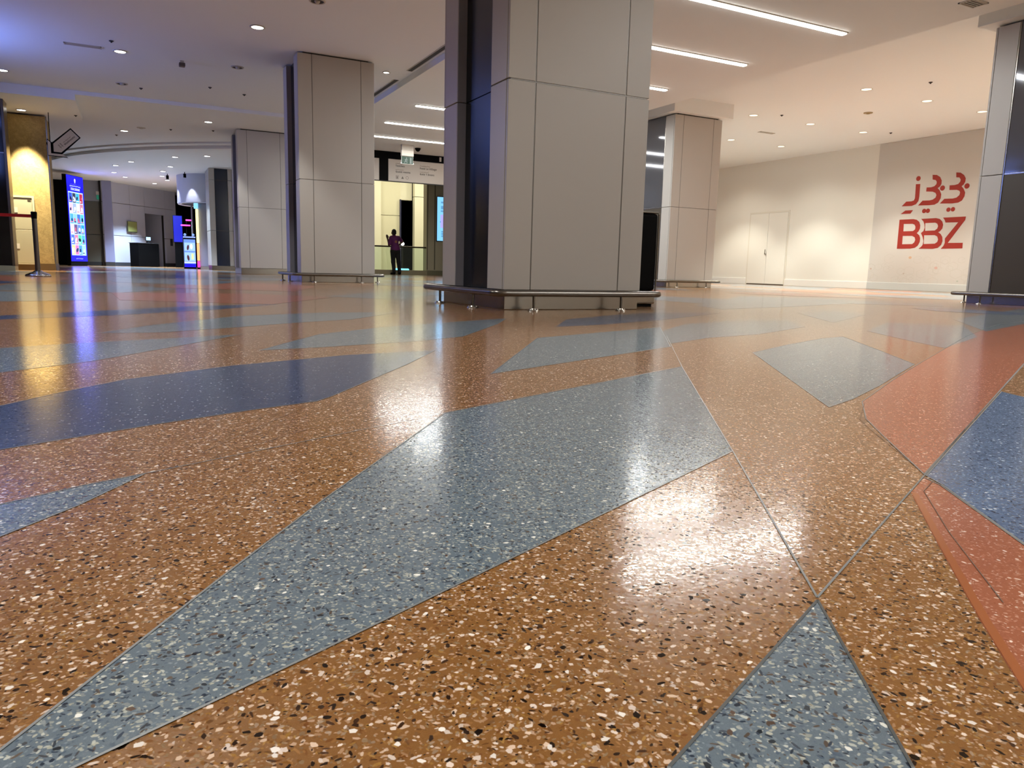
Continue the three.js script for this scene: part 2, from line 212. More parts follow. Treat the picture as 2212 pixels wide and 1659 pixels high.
// ---------------------------------------------------------------- pillars
const W = 1.315, JOINT = 1.747, PB = 0.16;
function pillar(name, label, x, z, H, kind) {
  const o = thing(name, label, 'pillar', [x, 0, z], 0, undefined);
  const pm = MAT.panel, g = 0.009;
  mesh('core', box(0.1, W - 0.1, 0, H, -0.03, -W + 0.03), MAT.groove, o);
  const rows = [[PB, JOINT - g / 2], [JOINT + g / 2, H - 0.025]];
  const cols = [[0, 0.237], [0.237, 1.078], [1.078, W]];
  for (const [y0, y1] of rows) {
    for (const [a, b] of cols) {
      mesh('panel', rbox(a + (a ? g / 2 : 0.002), b - (b < W ? g / 2 : 0.002), y0, y1, 0, -0.028, 0.004, 1), pm, o);
      mesh('panel', rbox(a + (a ? g / 2 : 0.002), b - (b < W ? g / 2 : 0.002), y0, y1, -W + 0.028, -W, 0.004, 1), pm, o);
    }
    for (const [x0, x1] of [[0, 0.097], [W - 0.097, W]]) {
      mesh('panel', rbox(x0, x1, y0, y1, -0.034, -0.31, 0.004, 1), pm, o);
      mesh('panel', rbox(x0, x1, y0, y1, -W + 0.31, -W + 0.034, 0.004, 1), pm, o);
    }
  }
  if (kind === 'dark') {
    for (const [x0, x1, r0, r1] of [[0.082, 0.1, 0.004, 0.082], [W - 0.1, W - 0.082, W - 0.082, W - 0.004]]) {
      for (const [y0, y1] of rows) {
        const p = mesh('recessed_panel', box(x0, x1, y0, y1, -0.32, -W + 0.32), MAT.navy, o); p.userData.label = 'dark blue glossy recessed panel';
        mesh('reveal', box(r0, r1, y0, y1, -0.31, -0.318), MAT.reveal, o); mesh('reveal', box(r0, r1, y0, y1, -W + 0.318, -W + 0.31), MAT.reveal, o);
      }
    }
  } else {
    for (const [x0, x1, t] of [[0.012, 0.1, -1], [W - 0.1, W - 0.012, 1]]) {
      const a = mesh('glass_panel', box(x0, x1, JOINT + 0.012, H - 0.02, -0.33, -W + 0.33), MAT.greyGlass, o); a.userData.label = 'glossy grey glass panel';
      const b = mesh('lower_panel', box(x0, x1, PB, JOINT - 0.012, -0.33, -W + 0.33), MAT.brown, o); b.userData.label = 'matt dark brown lower panel';
      for (const z0 of [-0.312, -W + 0.328]) mesh('edge_trim', rbox(x0 - 0.008, x1 + 0.008, PB, H - 0.02, z0, z0 - 0.016, 0.004), MAT.steel, o);
      mesh('edge_trim', rbox(x0 - 0.004, x1 + 0.004, JOINT - 0.011, JOINT + 0.011, -0.33, -W + 0.33, 0.004), MAT.steel, o);
    }
    const c = mesh('ceiling_collar', box(-0.16, W + 0.16, HS, HW, 0.16, -W - 0.16), MAT.ceiling, o); c.userData.label = 'boxed plaster collar under the ceiling';
  }
  // metal strips glinting inside the joints
  mesh('joint_strip', box(0.02, W - 0.02, JOINT - 0.004, JOINT + 0.004, -0.004, -0.02), MAT.joint, o);
  for (const jx of [0.237, 1.078]) mesh('joint_strip', box(jx - 0.004, jx + 0.004, PB, H - 0.03, -0.005, -0.02), MAT.joint, o);
  mesh('skirt', rbox(0.012, W - 0.012, 0, PB - 0.004, -0.012, -W + 0.012, 0.006), MAT.steel, o);
  return o;
}
pillar('clad_pillar', 'wide grey panelled pillar with the litter bin beside it', 2.605, -5.29, HL, 'dark');
pillar('clad_pillar', 'grey panelled pillar between the washroom lobby and the hanging direction sign', 2.625, -13.31, HL, 'dark');
pillar('clad_pillar', 'grey panelled pillar with no rail, in front of the one with the tall navy panel', 2.6, -21.15, HB, 'dark');
pillar('clad_pillar', 'beige lit pillar with boxed collar, beside the white double door', 10.57, -13.31, HS, 'glass');
pillar('clad_pillar', 'grey pillar with brown lower panel beside the red logo wall', 10.56, -5.27, HS, 'glass');
{ // the pillar with the tall dark blue front panel
  const o = thing('clad_pillar', 'far pillar with a tall dark blue front panel', 'pillar', [2.6, 0, -29.3]);
  mesh('core', box(0.03, W - 0.03, 0, HC, -0.06, -W), MAT.groove, o);
  for (const [y0, y1] of [[PB, 1.41], [1.42, 3.19], [3.2, HC - 0.01]]) {
    mesh('panel', rbox(0, 0.19, y0, y1, 0, -0.1, 0.004, 1), MAT.panel, o); mesh('panel', rbox(0.64, 0.77, y0, y1, 0, -0.1, 0.004, 1), MAT.panel, o); mesh('panel', rbox(0.78, W, y0, y1, 0, -0.1, 0.004, 1), MAT.panel, o);
    mesh('panel', rbox(0, 0.03, y0, y1, -0.11, -W, 0.004, 1), MAT.panel, o);
    mesh('recessed_panel', box(0.2, 0.63, y0, y1, -0.05, -0.07), M(0x0e1a33, 0.2), o).userData.label = 'dark blue glass panel';
  }
  mesh('skirt', rbox(0.012, W, 0, PB - 0.004, -0.012, -W, 0.006), MAT.steelDark, o);
}

// ---------------------------------------------------------------- low bumper rails round the pillars
function bumperRail(label, x, z, off = 0.135) {
  const o = thing('bumper_rail', label, 'rail', [x, 0, z]);
  const x0 = -off, x1 = W + off, z0 = off, z1 = -W - off, r = 0.09, h = 0.137, c = new THREE.CurvePath(), V = (a, b) => new THREE.Vector3(a, h, b);
  const C = [[x0, z0], [x1, z0], [x1, z1], [x0, z1]], D = [[1, 0], [0, -1], [-1, 0], [0, 1]];
  for (let i = 0; i < 4; i++) { const a = C[i], b = C[(i + 1) % 4], d = D[i], e = D[(i + 1) % 4]; c.add(new THREE.LineCurve3(V(a[0] + d[0] * r, a[1] + d[1] * r), V(b[0] - d[0] * r, b[1] - d[1] * r))); c.add(new THREE.QuadraticBezierCurve3(V(b[0] - d[0] * r, b[1] - d[1] * r), V(b[0], b[1]), V(b[0] + e[0] * r, b[1] + e[1] * r))); }
  mesh('rail_tube', new THREE.TubeGeometry(c, 260, 0.026, 14, true), MAT.steelDark, o);
  const posts = [[0.2, z0], [1.03, z0], [x0, -0.29], [x0, -1.02], [x1, -0.29], [x1, -1.02], [0.2, z1], [1.03, z1]];
  for (const [px, pz] of posts) {
    const p = mesh('post', cyl(0.011, 0.011, 0.13, px, 0.07, pz, 12), MAT.steelDark, o);
    mesh('foot_plate', mergeGeometries([cyl(0.045, 0.048, 0.008, px, 0.005, pz, 24), cyl(0.02, 0.026, 0.012, px, 0.014, pz, 16)]), MAT.steel, p);
    for (const s of [-1, 1]) { const n = new THREE.SphereGeometry(0.011, 12, 8, 0, 6.3, 0, 1.6); n.translate(px + s * 0.032, 0.009, pz); mesh('dome_nut', n, MAT.chrome, p); }
  }
}
bumperRail('low steel bumper rail round the pillar with the litter bin', 2.605, -5.29);
bumperRail('low steel bumper rail round the pillar left of the direction sign', 2.625, -13.31);
bumperRail('low steel bumper rail round the beige lit pillar', 10.57, -13.31);
bumperRail('low steel bumper rail round the pillar beside the logo wall', 10.56, -5.27);

// ---------------------------------------------------------------- litter bin
{
  const o = thing('litter_bin', 'black litter bin with steel edges beside the wide pillar', 'bin', [4.25, 0, -5.86]);
  mesh('body', rbox(-0.15, 0.15, 0.15, 0.86, -0.16, 0.16, 0.03, 4), MAT.black, o);
  mesh('base', rbox(-0.155, 0.155, 0.025, 0.15, -0.165, 0.165, 0.02, 3), MAT.steel, o); mesh('plinth', box(-0.13, 0.13, 0, 0.025, -0.14, 0.14), MAT.black, o);
  mesh('lid', rbox(-0.152, 0.152, 0.86, 0.875, -0.162, 0.162, 0.007, 2), M(0x5a5248, 0.35, 0.7), o);
  for (const sx of [-1, 1]) for (const sz of [-1, 1]) mesh('corner_post', rbox(sx * 0.143, sx * 0.157, 0.12, 0.86, sz * 0.153, sz * 0.167, 0.005), M(0x6a645c, 0.35, 0.8), o);
}

// ---------------------------------------------------------------- right wall: double door, logo panel
{
  const o = structGroup('door_1', 'flush white double door in the long white wall', 'door'); o.position.set(18.87, 0, 0);
  mesh('door_surround', mergeGeometries([box(-0.012, 0, 2.34, 2.39, -19.45, -17.71), box(-0.012, 0, 0, 2.34, -19.45, -19.4), box(-0.012, 0, 0, 2.34, -17.76, -17.71)]), M(0xd8d4c8, 0.6), o);
  mesh('door_leaf', rbox(-0.022, 0, 0.03, 2.335, -19.395, -18.582, 0.006), MAT.wall, o); mesh('door_leaf', rbox(-0.022, 0, 0.03, 2.335, -18.574, -17.765, 0.006), MAT.wall, o);
  mesh('threshold', box(-0.02, 0, 0, 0.028, -19.4, -17.76), MAT.steelDark, o);
  mesh('door_handle', mergeGeometries([rbox(-0.07, -0.055, 1.0, 1.16, -18.62, -18.6, 0.004), rbox(-0.06, -0.02, 1.0, 1.02, -18.64, -18.58, 0.004)]), MAT.steel, o);
}
const LOGO = {   // outlines on the wall as [z, y] in metres
  b1: [[-13.812,1.91],[-13.403,1.909],[-13.304,1.887],[-13.225,1.829],[-13.186,1.739],[-13.185,1.651],[-13.219,1.576],[-13.262,1.533],[-13.184,1.476],[-13.15,1.398],[-13.151,1.299],[-13.199,1.2],[-13.278,1.146],[-13.41,1.125],[-13.805,1.125]],
  b1h1: [[-13.673,1.792],[-13.413,1.786],[-13.349,1.757],[-13.318,1.7],[-13.323,1.634],[-13.379,1.592],[-13.663,1.594]],
  b1h2: [[-13.666,1.471],[-13.388,1.466],[-13.31,1.424],[-13.285,1.357],[-13.307,1.291],[-13.363,1.247],[-13.66,1.248]],
  b2: [[-13.178,1.903],[-12.764,1.905],[-12.658,1.879],[-12.582,1.812],[-12.549,1.725],[-12.56,1.63],[-12.62,1.557],[-12.664,1.541],[-12.589,1.491],[-12.535,1.415],[-12.518,1.308],[-12.545,1.212],[-12.627,1.137],[-12.763,1.113],[-13.166,1.122],[-13.099,1.166],[-13.058,1.22],[-13.046,1.319],[-13.082,1.429],[-13.142,1.529],[-13.077,1.582],[-13.051,1.669],[-13.069,1.757],[-13.106,1.834]],
  b2h1: [[-13.051,1.788],[-12.773,1.788],[-12.712,1.759],[-12.682,1.698],[-12.698,1.634],[-12.761,1.587],[-13.032,1.585]],
  b2h2: [[-13.045,1.472],[-12.747,1.468],[-12.673,1.429],[-12.641,1.353],[-12.657,1.289],[-12.721,1.247],[-13.032,1.241]],
  z: [[-12.571,1.907],[-11.973,1.907],[-11.978,1.827],[-12.37,1.258],[-11.974,1.255],[-11.968,1.114],[-12.544,1.111],[-12.474,1.189],[-12.449,1.263],[-12.458,1.375],[-12.155,1.772],[-12.492,1.78],[-12.518,1.841]],
  a1: [[-13.437,2.826],[-13.312,2.82],[-13.302,2.489],[-13.313,2.38],[-13.376,2.297],[-13.493,2.26],[-13.791,2.267],[-13.667,2.386],[-13.519,2.383],[-13.448,2.4],[-13.423,2.454],[-13.424,2.541]],
  a1d: [[-13.665,2.149],[-13.443,2.147],[-13.506,2.058],[-13.797,2.062]],
  a2: [[-12.989,3.027],[-12.872,3.011],[-12.773,2.949],[-12.722,2.86],[-12.719,2.775],[-12.745,2.714],[-12.809,2.67],[-12.744,2.608],[-12.694,2.509],[-12.697,2.403],[-12.753,2.3],[-12.851,2.253],[-13.013,2.248],[-13.311,2.26],[-13.194,2.379],[-13.004,2.371],[-12.913,2.386],[-12.838,2.434],[-12.822,2.497],[-12.852,2.552],[-12.937,2.591],[-13.119,2.609],[-13.119,2.713],[-12.997,2.707],[-12.907,2.727],[-12.855,2.776],[-12.85,2.829],[-12.884,2.881],[-12.974,2.904]],
  a3: [[-12.353,3.023],[-12.238,3.006],[-12.144,2.941],[-12.091,2.854],[-12.092,2.772],[-12.126,2.703],[-12.175,2.666],[-12.114,2.599],[-12.064,2.503],[-12.07,2.411],[-12.122,2.311],[-12.214,2.265],[-12.355,2.254],[-12.704,2.272],[-12.593,2.385],[-12.37,2.376],[-12.273,2.394],[-12.204,2.451],[-12.194,2.513],[-12.216,2.556],[-12.285,2.586],[-12.485,2.598],[-12.492,2.714],[-12.355,2.712],[-12.27,2.73],[-12.222,2.784],[-12.217,2.835],[-12.256,2.89],[-12.34,2.902]],
};
{
  const o = thing('logo_panel', 'grey printed wall panel with red BBZ and Arabic lettering', 'sign', [18.866, 0, 0]);
  const tex = canvasTex(768, 1024, (g, w, h) => {   // flat print: plain grey with faint hexagon line-work low down
    g.fillStyle = '#c6c3bf'; g.fillRect(0, 0, w, h); g.strokeStyle = '#bcb9b2'; g.lineWidth = 1.6;
    for (let i = 0; i < 44; i++) { const x = rnd() * w, y = h * (0.78 + 0.17 * rnd()), r = 16 + 18 * rnd(); g.beginPath(); for (let k = 0; k < 6; k++) { const a = k * Math.PI / 3 + 0.52; k ? g.lineTo(x + r * Math.cos(a), y + r * Math.sin(a)) : g.moveTo(x + r * Math.cos(a), y + r * Math.sin(a)); } if (rnd() > 0.5) { g.closePath(); } else { g.lineTo(x, y); } g.stroke(); }
    const spots = [[-13.382, 0.886, 9, '#c9a78c'], [-12.619, 0.617, 9, '#c6a49c'], [-13.531, 0.454, 5, '#b2a49a'], [-12.006, 0.285, 5, '#aab0a6'], [-14.565, 0.573, 6, '#b8a298']];
    for (const [z, y, r, c] of spots) { g.fillStyle = c; g.beginPath(); g.arc((z + 14.645) / 3.945 * w, (1 - y / 4.015) * h, r, 0, 7); g.fill(); }
  });
  const pg = new THREE.PlaneGeometry(3.945, 4.015); pg.rotateY(-Math.PI / 2); 
  const base = box(-0.012, 0, 0.0, 4.015, -14.645, -10.7); mesh('backing', base, MAT.hoarding, o);
  pg.translate(-0.0135, 4.015 / 2, -12.6725); mesh('print', pg, M(0xffffff, 0.6, 0, { map: tex }), o).userData.label = 'grey print with faint hexagons';
  mesh('skirting', rbox(-0.034, -0.012, 0, 0.2, -14.645, -10.7, 0.006), M(0xc2c6c6, 0.5), o);
  const red = M(0x98281b, 0.55), E = { depth: 0.004, bevelEnabled: false };
  // shapes are drawn in (z, y) and stood against the wall
  const put = (name, shape) => { const g = new THREE.ExtrudeGeometry(shape, E); g.applyMatrix4(new THREE.Matrix4().set(0, 0, -1, -0.014, 0, 1, 0, 0, 1, 0, 0, 0, 0, 0, 0, 1)); mesh(name, g, red, o); };
  const sh = (k, holes = []) => { const s = new THREE.Shape(LOGO[k].map((p) => new THREE.Vector2(...p))); for (const h of holes) s.holes.push(new THREE.Path(LOGO[h].map((p) => new THREE.Vector2(...p)))); return s; };
  put('letter_b', sh('b1', ['b1h1', 'b1h2'])); put('letter_b', sh('b2', ['b2h1', 'b2h2'])); put('letter_z', sh('z'));
  put('arabic_letter', sh('a1')); put('arabic_letter', sh('a2')); put('arabic_letter', sh('a3')); put('stroke', sh('a1d'));
  for (const [z, y, r] of [[-13.382, 2.967, 0.064], [-12.678, 2.662, 0.066], [-12.036, 2.661, 0.066], [-13.119, 2.107, 0.058], [-13.013, 2.106, 0.058], [-12.452, 2.102, 0.055], [-12.333, 2.106, 0.056]]) { const s = new THREE.Shape(); s.absarc(z, y, r, 0, Math.PI * 2); put('dot', s); }
}

// ---------------------------------------------------------------- lights in the ceilings
const STRIPZ = [2.2, 0.2, -1.8, -7.83, -9.75, -11.79, -13.75, -15.74, -17.93, -19.95];  // leading entries are unseen strips, added to brighten the wide pillar's front
const NTH = ['first', 'second', 'third', 'fourth', 'fifth', 'sixth', 'seventh', 'added_eighth', 'added_ninth', 'added_tenth'];
for (const [i, z] of STRIPZ.entries()) {
  const o = thing('light_strip', `${NTH[STRIPZ.length - 1 - i]} long white light strip from the hanging direction sign`, 'ceiling light', [7.34, HS, z], 0, 'linear light strips');
  mesh('housing', rbox(-1.79, 1.79, -0.012, 0, -0.055, 0.055, 0.004), MAT.fitting, o);
  mesh('diffuser', rbox(-1.77, 1.77, -0.03, -0.01, -0.042, 0.042, 0.008), MAT.stripGlow, o);
  area(7.34, HS - 0.034, z, 3.54, 0.084, LIGHT.strip, TINT.strip, 7.34, 0, z);
}
function downlight(x, y, z, on, o2 = {}) {
  const { r = 0.1, label, group, mat = MAT.lampWhite, I = 0, color = TINT.left, ang = 0.7, pen = 0.25 } = o2;
  const o = thing('downlight', label, 'ceiling light', [x, y, z], 0, group);
  const ring = new THREE.LatheGeometry([[r * 0.86, 0], [r * 0.88, -0.014], [r * 1.05, -0.016], [r * 1.12, -0.006], [r * 1.12, 0]].map(([a, b]) => new THREE.Vector2(a, b)), 32); mesh('trim_ring', ring, MAT.fitting, o);
  if (on) { mesh('lens', cyl(r * 0.86, r * 0.86, 0.01, 0, -0.006, 0, 32), mat, o); if (I) spot(x, y - 0.03, z, I, color, ang, pen); }
  else { const c = new THREE.LatheGeometry([[r * 0.86, -0.012], [r * 0.5, -0.004], [0.001, -0.003]].map(([a, b]) => new THREE.Vector2(a, b)), 24); mesh('dark_reflector', c, MAT.dark, o); mesh('bulb', new THREE.SphereGeometry(r * 0.4, 12, 8, 0, 6.3, 1.6, 1.5), MAT.fitting, o); }
}
const gl = 'lit downlights in the left ceiling', gd = 'unlit downlights in the left ceiling', gw = 'downlights in front of the white wall', gb = 'lobby downlights';
for (const [x, y, z, I, what] of [[1.86, HL, -12.36, 1, 'shining on the pillar left of the direction sign'], [0, HL, -15.01, 1, 'beside the narrow linear air vent'], [-2.02, HL, -17.72, 1, 'above the queue belt, before the ceiling step'], [0, HL, -9.7, 1, 'over the open floor left of the wide pillar'], [-2, HL, -12.36, 1, 'near the hanging blue screen'], [1.875, HB, -20.63, 1, 'shining on the pillar without a rail'], [0, HB, -23.38, 0.8, 'between the ceiling step and the round lobby ceiling']]) downlight(x, y, z, true, { label: 'lit round downlight ' + what, group: gl, I: LIGHT.left * I, ang: 0.7 });
for (const [x, z, a, k] of [[0, -4.3, 1.15, 1.2], [-2, -7, 1.15, 2], [1.86, -1.65], [-2, -1.65], [3.72, -1.65], [0, 1], [3.72, 1]]) downlight(x, HL, z, true, { label: 'added unseen downlight overhead, brightening the floor before the wide pillar', group: 'added overhead fill lamps', I: LIGHT.near * (k || 1), ang: a || 0.75, pen: 0.6 });  // unseen lamps, added out of view to brighten the foreground floor and pillar
for (const x of [-3.9, -0.1, 3.7]) downlight(x, HL, 3.7, true, { label: 'added unseen downlight bouncing light off the pale wall behind the viewpoint', group: 'added fill lamps along the rear wall', I: LIGHT.back, ang: 1.0, pen: 0.7 });  // unseen lamps, added for soft bounce onto the wide pillar
downlight(-2.07, HD, -20.87, true, { label: 'lit round downlight over the brown papered pier', I: 180, ang: 0.52, color: RGB(1, 0.9, 0.66) });
downlight(4.33, HL, -13.86, true, { r: 0.06, label: 'small lit downlight beside the dark ceiling slots', I: 20 });
for (const [x, z] of [[1.89, -15.0], [0, -17.66], [2.4, -10.75]]) downlight(x, HL, z, false, { label: 'unlit round downlight in the left ceiling', group: gd });
for (const [x, z, r] of WARM) {
  const o = thing('downlight', `recessed warm downlight in the ${x > 16 ? 'row nearest the white wall' : x > 14 ? 'middle row before the white wall' : 'row farthest from the white wall'}`, 'ceiling light', [x, HW, z], 0, x > 16 ? gw + ', near row' : x > 14 ? gw + ', middle row' : gw + ', far row');
  mesh('reflector_tube', new THREE.LatheGeometry([[r - 0.002, 0], [r - 0.004, 0.06], [r * 0.8, 0.13]].map(([a, b]) => new THREE.Vector2(a, b)), 32), MAT.white, o);
  mesh('trim_ring', new THREE.LatheGeometry([[r - 0.004, 0], [r - 0.002, -0.005], [r + 0.012, -0.004], [r + 0.014, 0]].map(([a, b]) => new THREE.Vector2(a, b)), 32), MAT.fitting, o);
  mesh('lamp', cyl(r * 0.8, r * 0.8, 0.006, 0, 0.132, 0, 24), MAT.lampWarm, o);
  spot(x, HW - 0.005, z, x > 16 ? LIGHT.warm : x > 14 ? LIGHT.warmMid : LIGHT.warmFar, TINT.warm, 0.8, 0.3); if (x > 16) spot(x, HW - 0.01, z, LIGHT.warmWide, TINT.warm, 1.22, 0.4);
}
for (const [x, z, I] of [[0.156, -29.26, 0.5], [-0.33, -30.77, 0], [-0.43, -33.26, 0.8], [-0.06, -34.8, 0.9], [1.416, -27.0, 0.5], [2.3, -26.1, 0.5], [1.4, -29.84, 0.4], [1.22, -31.6, 0], [1.25, -33.37, 0.8], [1.5, -34.96, 0.7], [1.07, -36.8, 1.0]])
  downlight(x, HC, z, true, { label: 'small lit downlight in the round lobby ceiling', group: gb, mat: MAT.lampLobby, I: I * LIGHT.lobby, color: TINT.lobby, ang: 0.8 });

// dark linear slots, vents, detectors
for (const [z0, z1] of [[-9.2, -13.55], [-14.31, -17.4]]) { const o = thing('ceiling_slot', 'long dark air slot in the ceiling beside the step', 'air vent', [4.665, HL, 0], 0, 'air slots'); mesh('slot', box(-0.04, 0.04, -0.006, 0, z0, z1), MAT.dark, o); mesh('frame', mergeGeometries([box(-0.055, -0.04, -0.009, 0, z0, z1), box(0.04, 0.055, -0.009, 0, z0, z1)]), MAT.fitting, o); }
function vent(x, y, z, w, d, label) { const o = thing('ceiling_vent', label, 'air vent', [x, y, z]); mesh('frame', mergeGeometries([box(-w / 2, w / 2, -0.012, 0, -d / 2, -d / 2 + 0.02), box(-w / 2, w / 2, -0.012, 0, d / 2 - 0.02, d / 2), box(-w / 2, -w / 2 + 0.02, -0.012, 0, -d / 2, d / 2), box(w / 2 - 0.02, w / 2, -0.012, 0, -d / 2, d / 2)]), MAT.fitting, o); mesh('grille', box(-w / 2 + 0.02, w / 2 - 0.02, -0.004, 0, -d / 2 + 0.02, d / 2 - 0.02), MAT.dark, o); for (let i = 1; i < 5; i++) mesh('slat', box(-w / 2 + 0.02, w / 2 - 0.02, -0.01, -0.003, -d / 2 + d * i / 5 - 0.006, -d / 2 + d * i / 5 + 0.006), MAT.fitting, o); }
vent(-0.55, HL, -14.95, 0.55, 0.13, 'narrow linear air vent in the plain left ceiling'); vent(9.45, HS, -6.22, 0.3, 0.2, 'square air vent near the logo wall pillar'); vent(6.3, HS, -13.0, 0.6, 0.1, 'narrow linear air vent between the light strips'); vent(15.05, HW, -15.15, 0.5, 0.12, 'linear air vent in the warm ceiling');
function dot(x, y, z, r, mat, label, cat, group) { const o = thing(cat === 'speaker' ? 'ceiling_speaker' : 'ceiling_sensor', label, cat, [x, y, z], 0, group); mesh('plate', cyl(r, r * 0.95, 0.012, 0, -0.006, 0, 20), mat, o); mesh('head', cyl(r * 0.5, r * 0.35, 0.02, 0, -0.02, 0, 14), mat, o); }
for (const [x, y, z] of [[-0.12, HL, -14.4], [0.35, HL, -17.9], [1.6, HL, -17.0], [2.3, HL, -17.3], [-1.0, HD, -20.9], [-0.2, HB, -24.3], [1.1, HB, -22.4], [2.1, HB, -21.9]]) dot(x, y, z, 0.035, MAT.dark, 'small dark sprinkler head in the pale left ceiling', 'sprinkler', 'sprinkler heads left');
for (const [x, z] of [[13.71, -9.69], [13.71, -13.36], [17.6, -13.4]]) dot(x, HW, z, 0.035, MAT.dark, 'small dark sprinkler head in the warm ceiling', 'sprinkler', 'sprinkler heads right');
dot(15.09, HW, -12.12, 0.1, M(0x9c8862, 0.7), 'round tan speaker grille in the warm ceiling', 'speaker'); dot(0.4, HB, -22.6, 0.11, MAT.fitting, 'round speaker grille in the ceiling near the round lobby', 'speaker');
{ const o = thing('ceiling_camera', 'small dark box camera under the left ceiling', 'camera', [0.97, HL, -15.1]); mesh('bracket', box(-0.03, 0.03, -0.05, 0, -0.03, 0.03), MAT.fitting, o); mesh('housing', rbox(-0.05, 0.05, -0.1, -0.04, -0.06, 0.06, 0.01), M(0x5a524c, 0.6), o); }
{ const o = thing('ceiling_fixture', 'black spotlight under the ceiling above the direction sign', 'camera', [7.6, HS, -21.3]); mesh('base', cyl(0.08, 0.09, 0.03, 0, -0.015, 0), MAT.black, o); mesh('dome', new THREE.SphereGeometry(0.07, 16, 8, 0, 6.3, 1.57, 1.57).translate(0, -0.03, 0), MAT.black, o); }

// ---------------------------------------------------------------- direction sign and exit sign
const mask = (g, x, y, w, h, n, col) => { g.fillStyle = col; g.strokeStyle = col; for (let i = 0; i < n; i++) { const px = x + w * i / n; g.lineWidth = h * 0.22; g.beginPath(); g.moveTo(px, y); g.quadraticCurveTo(px + w / n * 0.5, y + h * (0.2 + 0.8 * rnd()), px + w / n * 0.9, y - h * 0.3 * rnd()); g.stroke(); if (rnd() > 0.6) g.fillRect(px + w / n * 0.4, y - h * 0.8, h * 0.2, h * 0.2); } };
{
  const Z = -22.4, o = thing('direction_sign', 'white hanging direction sign under a black header, by the person', 'sign', [0, 0, Z]);
  mesh('header', box(6.5, 8.93, 3.5, 3.715, -0.06, 0.0), MAT.black, o); mesh('bracket', box(6.78, 7.05, 2.85, 3.5, -0.05, 0.0), MAT.black, o);
  mesh('side_board', box(6.5, 6.77, 2.86, 3.49, -0.04, 0.01), MAT.sign, o);
  const s = new THREE.Shape([[7.06, 2.86], [8.88, 2.86], [8.88, 3.12], [8.95, 3.2], [8.88, 3.28], [8.88, 3.5], [7.06, 3.5]].map((p) => new THREE.Vector2(...p)));
  const t = canvasTex(1024, 360, (g, w, h) => {
    g.fillStyle = '#c4bcb2'; g.fillRect(0, 0, w, h); g.fillStyle = '#2c2622'; g.font = 'bold 44px sans-serif';
    g.fillText('Textiles', 120, 118); g.fillText('Guest rooms', 120, 218); g.fillText('Food Le Village', 560, 128); g.fillText('Gate 1 Doors', 560, 228);
    mask(g, 120, 62, 130, 22, 8, '#6f5f4c'); mask(g, 120, 166, 150, 20, 9, '#6f5f4c'); mask(g, 560, 70, 190, 24, 10, '#6f5f4c'); mask(g, 560, 174, 170, 22, 9, '#6f5f4c');
    g.strokeStyle = '#6a6058'; g.lineWidth = 5; g.strokeRect(128, 270, 46, 50); g.beginPath(); g.arc(330, 296, 24, 0, 7); g.stroke(); g.beginPath(); g.moveTo(222, 318); g.lineTo(246, 274); g.lineTo(270, 318); g.closePath(); g.fillStyle = '#6a6058'; g.fill(); g.fillRect(142, 282, 18, 34);
  });
  const g = new THREE.ExtrudeGeometry(s, { depth: 0.05, bevelEnabled: false }); g.translate(0, 0, -0.04); mesh('arrow_board', g, MAT.sign, o);
  const pg = new THREE.PlaneGeometry(1.8, 0.62); pg.translate(7.97, 3.18, 0.012); mesh('print', pg, M(0xffffff, 0.55, 0, { map: t }), o).userData.label = 'dark lettering in two columns';
  mesh('edge', box(8.9, 8.98, 2.86, 3.5, -0.06, -0.042), MAT.black, o); mesh('lower_edge', box(6.5, 8.93, 2.835, 2.858, -0.05, 0.005), MAT.dark, o);
  mesh('clip', box(8.7, 8.76, 3.55, 3.68, 0.0, 0.02), MAT.sign, o);
}
{
  const o = thing('exit_sign', 'white box exit sign with green running man panel', 'sign', [7.14, 0, -20.9]);
  mesh('stem', box(-0.17, 0.17, 3.55, 3.715, -0.05, 0.05), M(0xb7aea2, 0.6), o); mesh('box', rbox(-0.18, 0.18, 3.4, 3.56, -0.05, 0.05, 0.01), M(0xcfc6ba, 0.5), o);
  const t = canvasTex(256, 128, (g, w, h) => { g.fillStyle = '#0f6b45'; g.fillRect(0, 0, w, h); g.fillStyle = '#dff2e6'; g.beginPath(); g.arc(112, 28, 12, 0, 7); g.fill(); g.lineWidth = 14; g.strokeStyle = '#dff2e6'; g.beginPath(); g.moveTo(108, 44); g.lineTo(92, 76); g.lineTo(64, 110); g.moveTo(92, 76); g.lineTo(124, 88); g.lineTo(118, 118); g.moveTo(72, 62); g.lineTo(106, 48); g.lineTo(140, 62); g.stroke(); g.fillRect(186, 14, 40, 104); });
  mesh('green_panel', new THREE.PlaneGeometry(0.34, 0.2).translate(0, 3.29, 0.011), glow(0xffffff, 0.35, { emissiveMap: t }), o).userData.label = 'green panel with a running figure'; mesh('panel_backing', box(-0.175, 0.175, 3.185, 3.4, -0.01, 0.01), MAT.white, o);
  for (const s of [-1, 1]) mesh('cap', new THREE.SphereGeometry(0.02, 10, 8).translate(s * 0.18, 3.2, 0.01), MAT.white, o);
}

